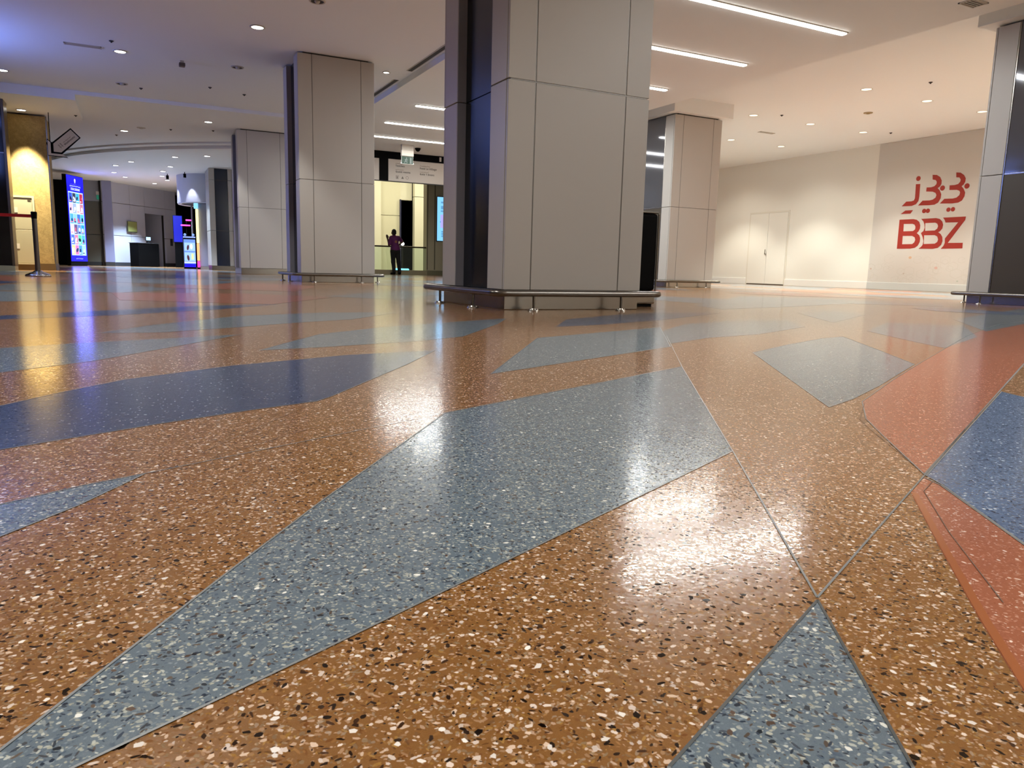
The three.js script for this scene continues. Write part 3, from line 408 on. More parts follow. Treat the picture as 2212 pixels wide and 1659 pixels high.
// ---------------------------------------------------------------- railing, person, wall with the display, atrium behind
{
  const Z = -26.95, o = thing('glass_railing', 'glass balustrade with dark handrail behind the person', 'railing', [0, 0, Z]);
  mesh('curb', rbox(4.7, 10.0, 0, 0.165, -0.12, 0.05, 0.01), M(0x8d8365, 0.5), o);
  const gm = new THREE.MeshPhysicalMaterial({ color: 0xf2faf6, roughness: 0.03, transmission: 1, thickness: 0, ior: 1.5 });
  for (const [a, b] of [[4.7, 6.3], [6.32, 7.6], [7.62, 8.8], [8.82, 10.0]]) mesh('glass_pane', box(a, b, 0.165, 1.0, -0.046, -0.034), gm, o);
  const r = new THREE.CylinderGeometry(0.028, 0.028, 5.3, 14); r.rotateZ(Math.PI / 2); r.translate(7.37, 1.02, -0.04); mesh('handrail', r, M(0x3a2f20, 0.35, 0.5), o);
  mesh('end_cap', new THREE.SphereGeometry(0.045, 14, 10).translate(10.02, 1.02, -0.04), M(0x3a2618, 0.35, 0.5), o);
}
{ const o = thing('led_bar', 'glowing cyan bar low behind the balustrade', 'light', [9.13, 0, -27.3]); mesh('tube', rbox(-0.28, 0.28, 0.13, 0.22, -0.04, 0.04, 0.035), glow(0x6fd6ff, 3), o); mesh('foot', box(-0.25, 0.25, 0, 0.13, -0.03, 0.03), MAT.dark, o); }
struct('wall_back', box(9.98, 14, 0, HS, -27.3, -26.95), M(0xa49a80, 0.6), 'olive grey panelled wall with the lit blue display', 'wall');
struct('trim_1', mergeGeometries([box(10.29, 10.33, 0.2, HS, -26.95, -26.94), box(10.0, 10.03, 0.2, HS, -26.95, -26.93)]), M(0x5a5340, 0.6), 'dark vertical joint strips on the olive wall', 'trim');
struct('baseboard_back', box(9.98, 14, 0, 0.17, -26.95, -26.92), M(0x6b654c, 0.5), 'dark skirting under the blue display wall', 'skirting');
{
  const o = thing('wall_display', 'tall light blue lit display on the olive wall', 'screen', [10.62, 0, -26.93]);
  mesh('housing', rbox(-0.26, 0.26, 1.27, 2.94, -0.02, 0.04, 0.02), MAT.dark, o);
  const t = canvasTex(256, 800, (g, w, h) => { g.fillStyle = '#7fc6f4'; g.fillRect(0, 0, w, h); g.fillStyle = '#a9a2ee'; g.fillRect(70, 320, 160, 240); g.fillStyle = '#5a93c0'; g.fillRect(80, 80, 120, 34); g.fillRect(80, 160, 120, 60); g.fillRect(76, 240, 120, 30); g.fillRect(60, 440, 20, 24); g.fillStyle = '#4a86b8'; for (let i = 0; i < 4; i++) g.fillRect(90, 620 + i * 30, 90, 18); });
  mesh('screen', new THREE.PlaneGeometry(0.48, 1.62).translate(0, 2.105, 0.042), glow(0xffffff, 1.3, { emissiveMap: t }), o).userData.label = 'light blue screen with a lilac block';
  area(10.62, 2.1, -26.86, 0.48, 1.62, 1.2, 0x88ccff, 10.62, 2.1, 0);
}
// atrium wall beyond the railing
{
  const o = structGroup('wall_back', 'bright cream atrium wall of tall panels seen over the balustrade', 'wall'), z = -36, m = M(0xcfc9ac, 0.6), m2 = M(0xdcd7bf, 0.6);
  mesh('floor_below', box(4.9, 18, -0.3, -0.05, -37, -27.4), M(0x8a8674, 0.6), o);
  for (const [a, b, y0, y1, dz, mm] of [[4.9, 10.98, 0, 6, 0, m2], [11.0, 12.0, 0, 2.75, -0.15, m], [11.0, 12.0, 2.77, 6, -0.15, m], [12.0, 12.66, 3.55, 6, -0.3, m2], [12.66, 13.4, 0, 3.7, 0.1, m2], [12.66, 13.4, 3.72, 6, 0.1, m2], [13.4, 18, 0, 6, -0.3, m]]) mesh('panel', rbox(a, b, y0, y1, z + dz - 0.3, z + dz, 0.01, 1), mm, o);
  mesh('niche', box(12.0, 12.66, 0, 3.55, z - 2.2, z - 2.0), M(0x10122c, 0.5), o); mesh('niche_side', box(11.96, 12.0, 0, 3.55, z - 2, z), M(0x23264a, 0.5), o);
  mesh('atrium_ceiling', box(4.78, 18, 6, 6.2, -38, -27.4), MAT.ceiling, o); mesh('bulkhead', box(4.78, 18, HS + 0.01, 6, -27.6, -27.4), MAT.ceiling, o); mesh('side_wall', box(18, 18.2, 0, 6, -38, -27.3), m, o);
  mesh('side_wall', box(4.78, 4.9, 0, 6, -38, -27.6), m, o);
  const lb = thing('globe_lamp', 'small bright white lamp behind the person', 'lamp', [10.4, 1.25, -31]); mesh('globe', new THREE.SphereGeometry(0.07, 16, 12), glow(0xffffff, 6), lb); mesh('stem', cyl(0.015, 0.015, 1.3, 0, -0.65, 0, 8), MAT.dark, lb);
  for (const x of [7.5, 11.5, 15]) { area(x, 5.9, -33, 1.2, 1.2, LIGHT.atrium, TINT.atrium, x, 0, -33); const c = thing('added_atrium_light', 'added unseen panel light brightening the atrium wall', 'ceiling light', [x, 6, -33], 0, 'added atrium lights'); mesh('frame', box(-0.65, 0.65, -0.03, 0, -0.65, 0.65), MAT.fitting, c); mesh('diffuser', box(-0.6, 0.6, -0.04, -0.02, -0.6, 0.6), glow(0xfff0c8, 6), c); }  // unseen panels, added to light the cream wall beyond the railing
}

// ---------------------------------------------------------------- the person at the balustrade (back turned, one hand raised, one on the hip)
function skin(bones, k, box3, N) {   // smooth union of tapered capsules, meshed by marching cubes
  const [cx, cy, cz, half] = box3, mc = new MarchingCubes(N, new THREE.MeshBasicMaterial(), false, false, 200000); mc.isolation = 0;
  const V = bones.map(([a, b, ra, rb]) => ({ a, d: [b[0] - a[0], b[1] - a[1], b[2] - a[2]], ra, rb }));
  for (let z = 0; z < N; z++) for (let y = 0; y < N; y++) for (let x = 0; x < N; x++) {
    const p = [cx + (x / N * 2 - 1) * half, cy + (y / N * 2 - 1) * half, cz + (z / N * 2 - 1) * half]; let s = 1e3;
    for (const b of V) {
      const q = [p[0] - b.a[0], p[1] - b.a[1], p[2] - b.a[2]], L = b.d[0] ** 2 + b.d[1] ** 2 + b.d[2] ** 2 || 1e-9; let t = (q[0] * b.d[0] + q[1] * b.d[1] + q[2] * b.d[2]) / L; t = Math.max(0, Math.min(1, t));
      const d = Math.hypot(q[0] - t * b.d[0], q[1] - t * b.d[1], q[2] - t * b.d[2]) - (b.ra + (b.rb - b.ra) * t);
      const h = Math.max(k - Math.abs(s - d), 0) / k; s = Math.min(s, d) - h * h * k / 4;
    }
    mc.field[x + y * N + z * N * N] = -s;
  }
  mc.update(); const g = new THREE.BufferGeometry(), n = mc.count, P = new Float32Array(n * 3), Q = new Float32Array(n * 3);
  for (let i = 0; i < n; i++) { P[3 * i] = cx + mc.positionArray[3 * i] * half; P[3 * i + 1] = cy + mc.positionArray[3 * i + 1] * half; P[3 * i + 2] = cz + mc.positionArray[3 * i + 2] * half; for (let j = 0; j < 3; j++) Q[3 * i + j] = mc.normalArray[3 * i + j]; }
  g.setAttribute('position', new THREE.BufferAttribute(P, 3)); g.setAttribute('normal', new THREE.BufferAttribute(Q, 3)); return g;
}
{
  const o = thing('person', 'person in a purple shirt and black trousers leaning at the balustrade, back turned', 'person', [8.68, 0, -26.72]);
  const head = [-0.045, 1.5, -0.02], shL = [-0.165, 1.325, 0], shR = [0.13, 1.335, 0], elL = [-0.215, 1.06, -0.04], haL = [-0.235, 1.33, -0.2], elR = [0.285, 1.2, -0.05], haR = [0.17, 1.06, -0.13];
  const hipL = [-0.085, 0.83, 0], hipR = [0.09, 0.83, 0], knL = [-0.07, 0.46, -0.02], knR = [0.135, 0.46, -0.02], anL = [-0.045, 0.09, 0.02], anR = [0.165, 0.09, 0.02];
  const fingers = (h, d, up, r) => { const out = []; for (let i = 0; i < 4; i++) { const q = (i - 1.5) * 0.019, b = [h[0] + d[0] * 0.05 + q, h[1] + d[1] * 0.05, h[2] + d[2] * 0.05]; const e = [b[0] + d[0] * 0.045, b[1] + d[1] * 0.045 + up * 0.01, b[2] + d[2] * 0.045]; out.push([[h[0] + q * 0.7, h[1], h[2]], b, r, r * 0.95], [b, [e[0], e[1] - 0.01 * (i % 2), e[2] - 0.012], r * 0.95, r * 0.8]); } out.push([h, [h[0] + 0.05 * (d[0] > 0 ? -1 : 1), h[1] + 0.03, h[2] - 0.01], r * 1.05, r * 0.9]); return out; };
  const body = [
    [[-0.045, 1.53, -0.02], [-0.045, 1.47, -0.045], 0.082, 0.066], [[-0.045, 1.5, -0.1], [-0.045, 1.485, -0.115], 0.016, 0.014], [[-0.125, 1.5, -0.02], [-0.125, 1.48, -0.02], 0.018, 0.014], [[0.035, 1.5, -0.02], [0.035, 1.48, -0.02], 0.018, 0.014],
    [[-0.045, 1.43, -0.01], [-0.03, 1.35, 0], 0.05, 0.055], [[-0.1, 1.28, 0], [0.06, 1.28, 0], 0.09, 0.09], [[-0.03, 1.22, 0], [0, 0.95, 0], 0.12, 0.11], [[-0.05, 0.88, 0], [0.06, 0.88, 0], 0.1, 0.1],
    [shL, elL, 0.05, 0.04], [elL, haL, 0.039, 0.028], [shR, elR, 0.05, 0.04], [elR, haR, 0.039, 0.028], [hipL, knL, 0.085, 0.055], [knL, anL, 0.055, 0.038], [hipR, knR, 0.085, 0.055], [knR, anR, 0.055, 0.038],
    ...fingers(haL, [-0.1, 0.95, -0.2], 1, 0.0095), ...fingers(haR, [-0.6, -0.6, -0.3], -1, 0.0095)];
  mesh('body', skin(body, 0.035, [0, 0.85, -0.05, 0.9], 150), M(0x4a2e20, 0.6), o).userData.label = 'brown skin';
  mesh('shirt', skin([[[-0.1, 1.3, 0], [0.06, 1.3, 0], 0.105, 0.105], [[-0.03, 1.24, 0], [0, 0.98, 0], 0.145, 0.14], [[-0.06, 0.92, 0], [0.07, 0.92, 0], 0.118, 0.118], [shL, [-0.2, 1.12, -0.03], 0.066, 0.064], [shR, [0.235, 1.245, -0.03], 0.066, 0.062], [[-0.04, 1.38, 0], [-0.035, 1.35, 0], 0.06, 0.07]], 0.05, [0, 1.1, 0, 0.45], 80), M(0x521350, 0.8), o).userData.label = 'purple short-sleeved shirt';
  { const t = canvasTex(128, 128, (g, w, h) => { g.clearRect(0, 0, w, h); g.fillStyle = '#521350'; g.fillRect(0, 0, w, h); g.strokeStyle = '#a8742a'; g.lineWidth = 9; g.beginPath(); g.arc(64, 60, 34, 0, 7); g.stroke(); g.beginPath(); g.moveTo(64, 36); g.lineTo(64, 92); g.moveTo(40, 58); g.lineTo(88, 58); g.stroke(); }); const p = new THREE.CylinderGeometry(0.152, 0.152, 0.15, 12, 1, true, -0.5, 1.0); p.translate(-0.02, 1.18, 0.002); mesh('back_emblem', p, M(0xffffff, 0.8, 0, { map: t }), o).userData.label = 'gold round emblem'; }
  mesh('trousers', skin([[[-0.06, 0.86, 0], [0.07, 0.86, 0], 0.118, 0.118], [hipL, knL, 0.102, 0.076], [knL, [-0.047, 0.1, 0.02], 0.076, 0.062], [hipR, knR, 0.102, 0.076], [knR, [0.163, 0.1, 0.02], 0.076, 0.062]], 0.03, [0.03, 0.5, 0, 0.52], 84), M(0x08080a, 0.85), o).userData.label = 'black trousers';
  mesh('hair', skin([[[-0.045, 1.55, 0.0], [-0.045, 1.5, 0.03], 0.085, 0.075], [[-0.045, 1.56, -0.04], [-0.045, 1.58, -0.02], 0.06, 0.06]], 0.03, [-0.045, 1.53, 0, 0.16], 48), M(0x0c0a09, 0.8), o).userData.label = 'short black hair';
  mesh('shoe', skin([[[-0.04, 0.05, 0.04], [-0.11, 0.035, -0.12], 0.045, 0.036], [[-0.045, 0.09, 0.02], [-0.045, 0.05, 0.02], 0.045, 0.045]], 0.03, [-0.07, 0.06, -0.04, 0.18], 40), MAT.black, o);
  mesh('shoe', skin([[[0.165, 0.05, 0.04], [0.19, 0.035, -0.13], 0.045, 0.036], [[0.165, 0.09, 0.02], [0.165, 0.05, 0.02], 0.045, 0.045]], 0.03, [0.175, 0.06, -0.04, 0.18], 40), MAT.black, o);
}

// ---------------------------------------------------------------- left: black shop front, papered pier, cupboard doors, stanchion
{
  const o = structGroup('wall_left', 'glossy black shop front panels with thin metal edge', 'wall');
  for (const [a, b] of [[-8.9, -5.6], [-5.58, -2.33]]) { mesh('panel', box(a, b, 0.115, 2.5, -20.2, -19.7), MAT.blackGloss, o); mesh('panel', box(a, b, 2.52, HD, -20.2, -19.7), M(0x05060c, 0.08), o); }
  mesh('trim', box(-8.9, -2.33, 2.5, 2.52, -20.2, -19.695), MAT.steelDark, o); mesh('edge_trim', rbox(-2.33, -2.275, 0.1, HD, -20.2, -19.69, 0.006), M(0x6a5e50, 0.35, 0.8), o); mesh('base', box(-8.9, -2.28, 0, 0.113, -20.2, -19.69), M(0x8a8670, 0.5), o);
}
{
  const o = structGroup('wall_left', 'pier covered in mottled golden brown wallpaper', 'wall');
  mesh('papered_face', (() => { const g = box(-2.5, -1.65, 0.14, HD - 0.04, -22.3, -21.3); const p = g.attributes.position, uv = g.attributes.uv; for (let i = 0; i < p.count; i++) uv.setXY(i, p.getX(i) + p.getZ(i), p.getY(i)); return g; })(), MAT.wallpaper, o);
  mesh('corner_trim', rbox(-1.655, -1.625, 0, HD - 0.03, -21.33, -21.295, 0.004), MAT.steel, o); mesh('skirting', box(-2.5, -1.64, 0, 0.16, -22.3, -21.285), MAT.bronze, o);
}
{
  const o = thing('wall_cupboard', 'cream two leaf wall cupboard on the brown papered pier', 'cupboard', [0, 0, -21.3]);
  mesh('frame', mergeGeometries([box(-2.49, -1.985, 1.69, 1.735, 0, 0.04), box(-2.03, -1.985, 0.14, 1.69, 0, 0.04), box(-2.49, -1.985, 0.135, 0.165, 0, 0.04)]), M(0xbfb594, 0.5), o);
  mesh('door', rbox(-2.48, -2.035, 0.955, 1.685, 0, 0.03, 0.005), MAT.cream, o); mesh('door', rbox(-2.48, -2.035, 0.17, 0.945, 0, 0.03, 0.005), MAT.cream, o);
  mesh('name_plate', box(-2.12, -2.05, 1.61, 1.655, 0.03, 0.034), M(0x3c3018, 0.6), o); mesh('lock', box(-2.4, -2.34, 0.5, 0.62, 0.03, 0.036), M(0xd8d0c0, 0.5), o); mesh('lock', box(-2.4, -2.33, 1.34, 1.46, 0.03, 0.036), M(0xc8bda8, 0.5), o);
}
{
  const o = thing('queue_barrier', 'steel queue posts joined by a red belt', 'stanchion', [-1.38, 0, -14.6]);
  for (const x of [0, -2.04]) {
    mesh('pole', cyl(0.037, 0.037, 0.93, x, 0.53, 0, 24), M(0x6e6a68, 0.3, 0.9), o);
    mesh('base', new THREE.LatheGeometry([[0.001, 0.1], [0.05, 0.098], [0.075, 0.075], [0.17, 0.035], [0.185, 0.022], [0.185, 0.0], [0.001, 0]].map((p) => new THREE.Vector2(...p)), 40).translate(x, 0, 0), MAT.chrome, o);
    mesh('head', cyl(0.045, 0.04, 0.1, x, 0.985, 0, 20), MAT.black, o); mesh('cap', cyl(0.038, 0.045, 0.014, x, 1.04, 0, 20), MAT.black, o);
  }
  mesh('belt', box(-2.0, -0.04, 0.95, 1.0, -0.002, 0.002), MAT.beltRed, o).userData.label = 'red fabric belt';
}
{ // washroom arrow sign
  const o = thing('washroom_sign', 'black framed white washroom sign on a slanted arrow board beside the pier', 'sign', [0, 0, -20.85]);
  const S = (p) => new THREE.Shape(p.map((q) => new THREE.Vector2(...q))), ex = (s, d, z) => { const g = new THREE.ExtrudeGeometry(s, { depth: d, bevelEnabled: false }); g.translate(0, 0, z); return g; };
  mesh('slanted_frame', ex(S([[-1.12, 3.31], [-0.925, 3.11], [-1.32, 2.705], [-1.52, 2.71], [-1.52, 2.95], [-1.49, 2.97]]), 0.04, -0.02), MAT.black, o);
  const face = S([[-1.12, 3.275], [-0.955, 3.105], [-1.335, 2.74], [-1.485, 2.745], [-1.485, 2.925]]); mesh('slanted_board', ex(face, 0.006, 0.02), MAT.sign, o);
  mesh('corner_frame', ex(S([[-1.61, 3.03], [-1.52, 2.96], [-1.52, 2.71], [-1.3, 2.69], [-1.2, 2.63], [-1.61, 2.65]]), 0.03, -0.03), MAT.black, o);
  mesh('corner_board', ex(S([[-1.598, 3.0], [-1.54, 2.95], [-1.54, 2.705], [-1.31, 2.7], [-1.23, 2.645], [-1.598, 2.662]]), 0.006, 0.018), MAT.sign, o);
  const t = canvasTex(512, 160, (g, w, h) => { g.fillStyle = '#c4bcb2'; g.fillRect(0, 0, w, h); g.fillStyle = '#2a2422'; g.font = 'bold 62px sans-serif'; g.fillText('Washrooms', 150, 130); mask(g, 170, 50, 250, 34, 9, '#6a5a50'); g.lineWidth = 7; g.strokeStyle = '#4a4040'; for (const x of [35, 95]) { g.beginPath(); g.arc(x, 34, 12, 0, 7); g.stroke(); g.beginPath(); g.moveTo(x, 48); g.lineTo(x - 18, 100); g.lineTo(x + 18, 100); g.closePath(); g.stroke(); g.beginPath(); g.moveTo(x, 100); g.lineTo(x, 136); g.stroke(); } });
  const p = new THREE.PlaneGeometry(0.44, 0.14); p.rotateZ(0.76); p.translate(-1.215, 3.0, 0.028); mesh('lettering', p, M(0xffffff, 0.6, 0, { map: t }), o);
  mesh('bracket', box(-1.625, -1.58, 2.9, 2.95, -0.45, 0), MAT.black, o);
  mesh('hanger', cyl(0.008, 0.008, HD - 2.95, -1.55, (HD + 2.95) / 2, -0.03, 8), MAT.black, o);
}
{ const o = thing('lit_post', 'slim pale lit post with dark head behind the papered pier', 'post', [-2.05, 0, -26.6]); mesh('post', rbox(-0.05, 0.05, 0.06, 0.98, -0.05, 0.05, 0.01), M(0xc8a890, 0.6), o); mesh('head', rbox(-0.07, 0.07, 0.98, 1.2, -0.06, 0.06, 0.02), MAT.offBlack, o); mesh('foot', rbox(-0.1, 0.1, 0, 0.06, -0.1, 0.1, 0.02), MAT.offBlack, o); }
{ // hanging blue LED screen off to the left: its light falls on the ceiling beside it
  const o = thing('led_banner', 'blue LED screen hung under the ceiling at the left', 'screen', [-3.2, 0, -14.8]);
  mesh('cabinet', rbox(-0.18, 0, 2.5, 3.66, -0.85, 0.85, 0.02), MAT.black, o); mesh('screen', new THREE.PlaneGeometry(1.6, 1.06).rotateY(Math.PI / 2).translate(0.004, 3.08, 0), glow(0x3a55ff, 2), o);
  for (const dz of [-0.6, 0.6]) mesh('hanger', cyl(0.012, 0.012, HL - 3.66, -0.09, (HL + 3.66) / 2, dz, 8), MAT.black, o);
  area(-3.19, 3.08, -14.8, 1.6, 1.06, LIGHT.blue, TINT.blue, 0, 3.08, -14.8);
}

// ---------------------------------------------------------------- lobby
struct('wall_back', box(-9, -1.75, 0, HC, -38.2, -38), MAT.black, 'black lobby wall behind the film poster screen', 'wall');
{
  const o = structGroup('wall_back', 'pale panelled lobby wall with an open unlit doorway', 'wall'); o.position.set(-0.95, 0, -37.15); o.rotation.y = Math.atan2(3.6, 2.95);
  const pm = M(0xc4c7d6, 0.5), L = 4.7;   // runs along local x
  const xs = [0, 1.6, 2.55, 3.95, L], ys = [[0.16, 1.32], [1.34, 2.72], [2.74, HC]];
  for (let i = 0; i < 4; i++) for (const [y0, y1] of ys) { if (i === 2 && y0 < 2) { if (y0 > 1) mesh('panel', rbox(xs[i] + 0.006, xs[i + 1] - 0.006, 2.42, y1, -0.1, 0, 0.004, 1), pm, o); continue; } mesh('panel', rbox(xs[i] + 0.006, xs[i + 1] - 0.006, y0, y1, -0.1, 0, 0.004, 1), pm, o); }
  mesh('backing', mergeGeometries([box(0, xs[2], 0, HC, -0.2, -0.1), box(xs[3], L, 0, HC, -0.2, -0.1), box(xs[2], xs[3], 2.42, HC, -0.2, -0.1)]), MAT.groove, o);
  mesh('skirting', mergeGeometries([box(0, xs[2], 0, 0.16, -0.1, 0.01), box(xs[3], L, 0, 0.16, -0.1, 0.01)]), M(0x3c3f44, 0.5), o);
  // unlit corridor behind the opening
  mesh('corridor_wall', mergeGeometries([box(xs[2] - 2.4, xs[2] - 2.3, 0, 2.6, -6.6, -0.2), box(xs[3], xs[3] + 0.1, 0, 2.6, -6.6, -0.2), box(xs[2] - 2.4, xs[3] + 0.1, 0, 2.6, -6.7, -6.6), box(xs[2] - 2.4, xs[3] + 0.1, 2.5, 2.6, -6.6, -0.2)]), pm, o);
  mesh('end_return', box(L, L + 0.05, 0, HC, -1.6, 0), pm, o);
}
{ // pilaster and darker wall next to the poster screen
  const o = structGroup('wall_back', 'dim olive lobby wall beside the film poster screen', 'wall');
  mesh('panel', box(-1.75, -0.95, 0.16, 1.32, -37.6, -37.4), M(0x5a584c, 0.6), o); mesh('panel', box(-1.75, -0.95, 1.34, 2.72, -37.6, -37.4), M(0x5a584c, 0.6), o); mesh('panel', box(-1.75, -0.95, 2.74, HC, -37.6, -37.4), M(0x8a8a90, 0.6), o); mesh('skirting', box(-1.75, -0.95, 0, 0.16, -37.6, -37.39), MAT.dark, o);
  mesh('pilaster', rbox(-0.98, -0.62, 0.16, HC, -37.4, -37.05, 0.01), M(0x8688a8, 0.5), o); mesh('pilaster_base', box(-0.98, -0.62, 0, 0.16, -37.4, -37.04), MAT.dark, o);
}
{ // LED film poster totem
  const o = thing('poster_totem', 'tall blue LED screen showing a grid of film posters', 'screen', [-1.81, 0, -34.25], Math.atan2(1.1, 0.5));
  const t = canvasTex(512, 1024, (g, w, h) => {
    g.fillStyle = '#0a06e0'; g.fillRect(0, 0, w, h); g.fillStyle = '#e8f0ff'; g.beginPath(); g.arc(256, 52, 20, 0, 7); g.fill(); g.fillRect(246, 60, 20, 24);
    g.font = 'bold 40px sans-serif'; g.textAlign = 'center'; g.fillStyle = '#cfdcff'; g.fillText('STAR CINEMAS', 256, 172); mask(g, 90, 118, 330, 26, 14, '#b8c8ff');
    g.fillStyle = '#a9c6ff'; g.fillRect(30, 190, 452, 762);
    const cols = ['#2a48c8', '#28304a', '#2c98c8', '#a02840', '#d8a8b8', '#8898e8', '#d8e4f0', '#b07088', '#4898d8', '#7ab0e8', '#3868c0', '#48a8e0', '#c0b0c8', '#584878', '#5878d0', '#1888c0', '#4a68c8', '#d06890', '#48b890', '#40a0e0', '#e8d878', '#d868a8', '#4088d8', '#88b8e8'];
    for (let r = 0; r < 6; r++) for (let c = 0; c < 4; c++) { const x = 44 + c * 108, y = 204 + r * 125, k = cols[r * 4 + c]; g.fillStyle = k; g.fillRect(x, y, 98, 114); g.fillStyle = ['#101830', '#e8f0ff', '#203060', '#b05070', '#d8ecff'][Math.floor(rnd() * 5)]; g.beginPath(); g.ellipse(x + 30 + 40 * rnd(), y + 50 + 30 * rnd(), 14 + 14 * rnd(), 22 + 22 * rnd(), rnd() * 3, 0, 7); g.fill(); g.fillStyle = ['#f8f4ff', '#182040', '#e87080'][Math.floor(rnd() * 3)]; g.fillRect(x + 12, y + 88, 40 + 34 * rnd(), 12); }
    mask(g, 150, 990, 220, 16, 12, '#b8c8ff');
  });
  mesh('cabinet', rbox(-0.62, 0.62, 0.14, 3.46, -0.16, -0.01, 0.01), MAT.black, o); mesh('plinth', box(-0.6, 0.6, 0, 0.14, -0.15, -0.02), MAT.black, o);
  mesh('screen', new THREE.PlaneGeometry(1.2, 3.26).translate(0, 1.81, 0), glow(0xffffff, 2.0, { emissiveMap: t }), o).userData.label = 'blue screen with poster grid';
  const p = new THREE.Vector3(0, 1.81, 0.05).applyAxisAngle(new THREE.Vector3(0, 1, 0), o.rotation.y).add(o.position), q = new THREE.Vector3(0, 1.81, 3).applyAxisAngle(new THREE.Vector3(0, 1, 0), o.rotation.y).add(o.position);
  area(p.x, p.y, p.z, 1.2, 3.26, 2.5, 0x5a68ff, q.x, q.y, q.z);
}
{ const o = thing('exit_sign', 'small green exit sign by the olive lobby wall', 'sign', [-1.05, 2.95, -37.3]); mesh('box', box(-0.16, 0.16, 0.05, 0.2, -0.03, 0.03), MAT.sign, o); mesh('panel', box(-0.15, 0.15, -0.14, 0.05, -0.01, 0.01), glow(0x2a9a78, 0.4), o); }
{ const o = thing('counter_desk', 'black desk in front of the unlit lobby doorway', 'desk', [0.55, 0, -37.0], 0.6); mesh('body', rbox(-0.5, 0.5, 0, 1.0, -0.3, 0.3, 0.01), MAT.black, o); mesh('top', rbox(-0.52, 0.52, 1.0, 1.03, -0.32, 0.32, 0.008), MAT.offBlack, o); }
{ const o = thing('wall_intercom', 'dark intercom plate on the pale lobby wall', 'intercom', [1.8, 0, -40.44], Math.atan2(3.6, 2.95)); mesh('plate', rbox(-0.07, 0.07, 1.0, 1.34, -0.02, 0.03, 0.01), MAT.dark, o); mesh('button', cyl(0.02, 0.02, 0.02, 0, 0, 0, 12).rotateX(Math.PI / 2).translate(0, 1.1, 0.035), MAT.steel, o); }
{ const o = thing('desk_screen', 'small glowing pale blue screen on the black desk', 'screen', [0.72, 1.03, -36.95], 0.6); mesh('stand', cyl(0.02, 0.06, 0.1, 0, 0.05, 0, 14), MAT.black, o); mesh('housing', rbox(-0.13, 0.13, 0.1, 0.28, -0.03, 0, 0.01), MAT.black, o); mesh('screen', new THREE.PlaneGeometry(0.22, 0.14).translate(0, 0.19, 0.002), glow(0xaed8ff, 2), o); }
{ const o = thing('wall_notice', 'yellow green notice board on the lobby wall', 'notice', [0.1, 1.75, -38.35], Math.atan2(3.6, 2.95)); mesh('frame', box(-0.3, 0.3, -0.24, 0.24, 0, 0.03), M(0x55583c, 0.6), o); mesh('sheet', box(-0.27, 0.28, -0.2, 0.23, 0.03, 0.035), M(0xa8ac62, 0.7), o); }
// concession stand: hanging white drum, lit column, posters
{
  const c = [3.25, -32.7], o = thing('hanging_drum', 'white curved drum hanging from the lobby ceiling', 'canopy', [c[0], 0, c[1]]);
  mesh('band', new THREE.LatheGeometry([[1.38, 2.52], [1.5, 2.5], [1.52, 2.54], [1.52, HC], [1.38, HC], [1.38, 2.52]].map((p) => new THREE.Vector2(...p)), 72), M(0xc4c8dc, 0.55), o);
  mesh('soffit', new THREE.RingGeometry(0.6, 1.4, 48).rotateX(Math.PI / 2).translate(0, 2.9, 0), MAT.black, o);
  for (const [dx, dz] of [[-1.85, 0.3], [-1.3, 1.35]]) { const s = thing('track_spot', 'small black spot lamp grazing the white drum', 'spot lamp', [c[0] + dx, HC, c[1] + dz], 0, 'drum spot lamps'); mesh('stem', cyl(0.015, 0.015, 0.08, 0, -0.04, 0, 10), MAT.black, s); mesh('can', cyl(0.05, 0.05, 0.14, 0, -0.13, 0, 16), MAT.black, s); const l = new THREE.SpotLight(0xf0f2ff, 5, 0, 0.45, 0.4, 2); l.position.set(c[0] + dx, HC - 0.22, c[1] + dz); l.target.position.set(c[0] + dx * 0.8, 2.4, c[1] + dz * 0.8); l.castShadow = true; scene.add(l, l.target); }
}
{ const o = thing('stand_wall', 'pale blue white wall end under the drum', 'partition', [2.62, 0, -32.0]); mesh('panel', rbox(-0.2, 0.35, 0.1, 2.52, -0.15, 0.05, 0.01), M(0xb4b8d2, 0.5), o); mesh('base', box(-0.2, 0.35, 0, 0.1, -0.14, 0.04), MAT.fitting, o); }
{ const o = thing('light_column', 'glowing yellow light column turning pink at the foot', 'light', [2.36, 0, -31.9]); mesh('upper_tube', rbox(-0.045, 0.045, 1.0, 2.3, -0.04, 0.04, 0.02), glow(0xffef9a, 2.2), o); mesh('middle_tube', rbox(-0.045, 0.045, 0.32, 0.99, -0.04, 0.04, 0.02), glow(0xffb070, 1.6), o); mesh('lower_tube', rbox(-0.045, 0.045, 0.06, 0.31, -0.04, 0.04, 0.02), glow(0xff3fb0, 1.6), o); mesh('cap', rbox(-0.1, 0.05, 2.31, 2.55, -0.05, 0.05, 0.02), glow(0x8fdcff, 1.2), o); mesh('foot', box(-0.05, 0.05, 0, 0.06, -0.05, 0.05), MAT.black, o); }
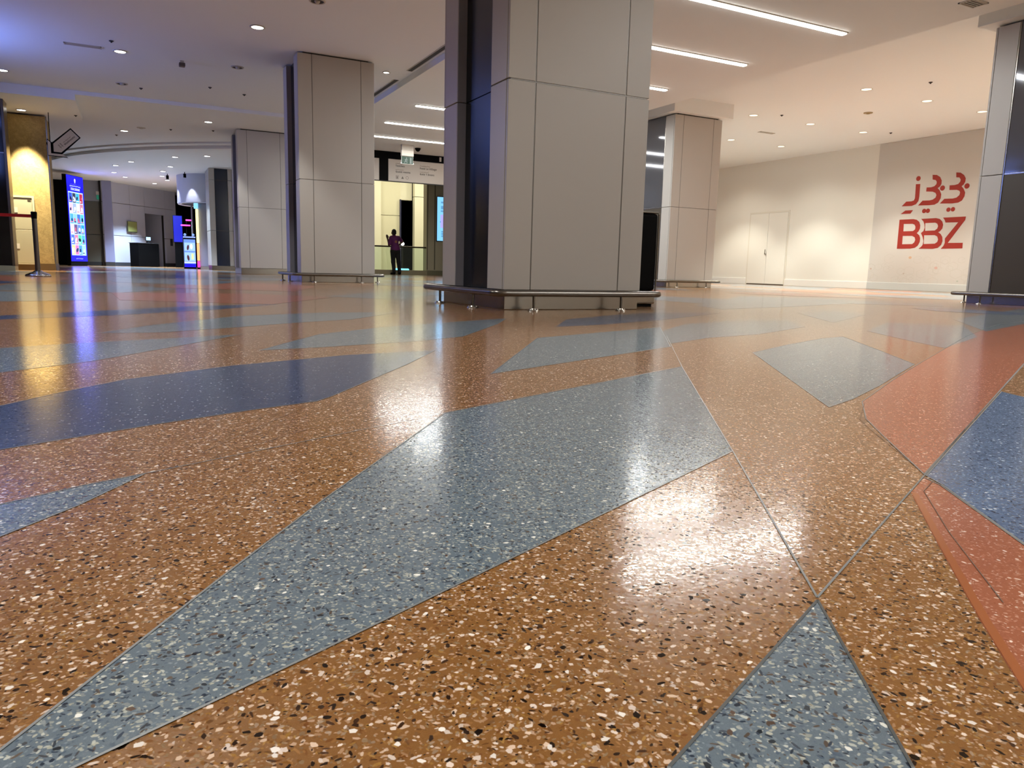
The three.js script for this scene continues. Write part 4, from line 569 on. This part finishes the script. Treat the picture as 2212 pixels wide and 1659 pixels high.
{
  const o = thing('poster_counter', 'counter with bright blue lit poster screens', 'counter', [2.08, 0, -32.3]);
  const t = canvasTex(256, 512, (g, w, h) => { g.fillStyle = '#6a90e8'; g.fillRect(0, 0, w, h); g.fillStyle = '#9cc4ff'; g.fillRect(10, 60, 236, 150); g.fillRect(10, 240, 236, 160); g.fillStyle = '#4a2430'; g.beginPath(); g.ellipse(90, 150, 24, 50, 0.2, 0, 7); g.fill(); g.beginPath(); g.ellipse(90, 340, 26, 54, -0.2, 0, 7); g.fill(); g.fillStyle = '#e8f0ff'; g.beginPath(); g.ellipse(165, 130, 30, 50, 0, 0, 7); g.fill(); g.fillStyle = '#d8e8a0'; g.fillRect(160, 260, 50, 110); g.fillStyle = '#d0d8ff'; g.fillRect(0, 412, w, 24); g.fillStyle = '#1408d0'; g.fillRect(0, 450, w, 62); });
  mesh('body', rbox(-0.22, 0.22, 0, 1.2, -0.4, -0.01, 0.01), MAT.black, o); mesh('screen', new THREE.PlaneGeometry(0.42, 1.08).translate(0, 0.6, 0), glow(0xffffff, 1.4, { emissiveMap: t }), o); mesh('top_light', rbox(-0.22, 0.22, 1.2, 1.25, -0.1, 0.02, 0.01), glow(0x90a8ff, 1.4), o);
  for (const s of [-1, 1]) mesh('bulb', new THREE.SphereGeometry(0.05, 12, 8).translate(s * 0.15, 1.32, -0.05), glow(0x88b0ff, 1), o);
}
{ const o = thing('neon_lines', 'pink neon strokes in the dark stand', 'light', [2.15, 0, -35.5]); mesh('stroke', rbox(0.02, 0.3, 2.0, 2.06, -0.02, 0.02, 0.02), glow(0xff3fb4, 2.5), o); mesh('stroke', rbox(-0.18, 0.2, 1.78, 1.84, -0.02, 0.02, 0.02), glow(0xff3fb4, 2.5), o); mesh('support', box(0.03, 0.06, 0, 2.0, -0.05, -0.03), MAT.black, o); }
{ const o = thing('menu_screen', 'deep blue screen in the dark stand', 'screen', [1.93, 0, -37.0]); mesh('housing', box(-0.2, 0.2, 1.1, 2.3, -0.08, -0.01), MAT.black, o); mesh('screen', new THREE.PlaneGeometry(0.36, 1.15).translate(0, 1.7, 0), glow(0x1420d0, 1.2), o); mesh('stand', box(-0.15, 0.15, 0, 1.1, -0.08, -0.02), MAT.black, o); }
{ const o = thing('stand_pole', 'slim grey pole under the drum rim', 'pole', [2.28, 0, -33.3]); mesh('shaft', cyl(0.035, 0.035, 2.5, 0, 1.3, 0, 14), M(0x8a8488, 0.5), o); mesh('foot', cyl(0.09, 0.1, 0.05, 0, 0.025, 0, 18), MAT.steelDark, o); }
struct('wall_back', box(1.9, 9, 0, HC, -43, -42.8), MAT.black, 'black back wall of the concession stand', 'wall');
struct('wall_back', box(4.6, 4.78, 0, HC, -45, -30.7), M(0x9a9488, 0.6), 'plain partition behind the far pillar', 'wall');
struct('wall_back', box(-9, 4.9, 0, HB, -46.2, -46), MAT.wall, 'plain end wall of the lobby', 'wall');

renderer.render(scene, camera);
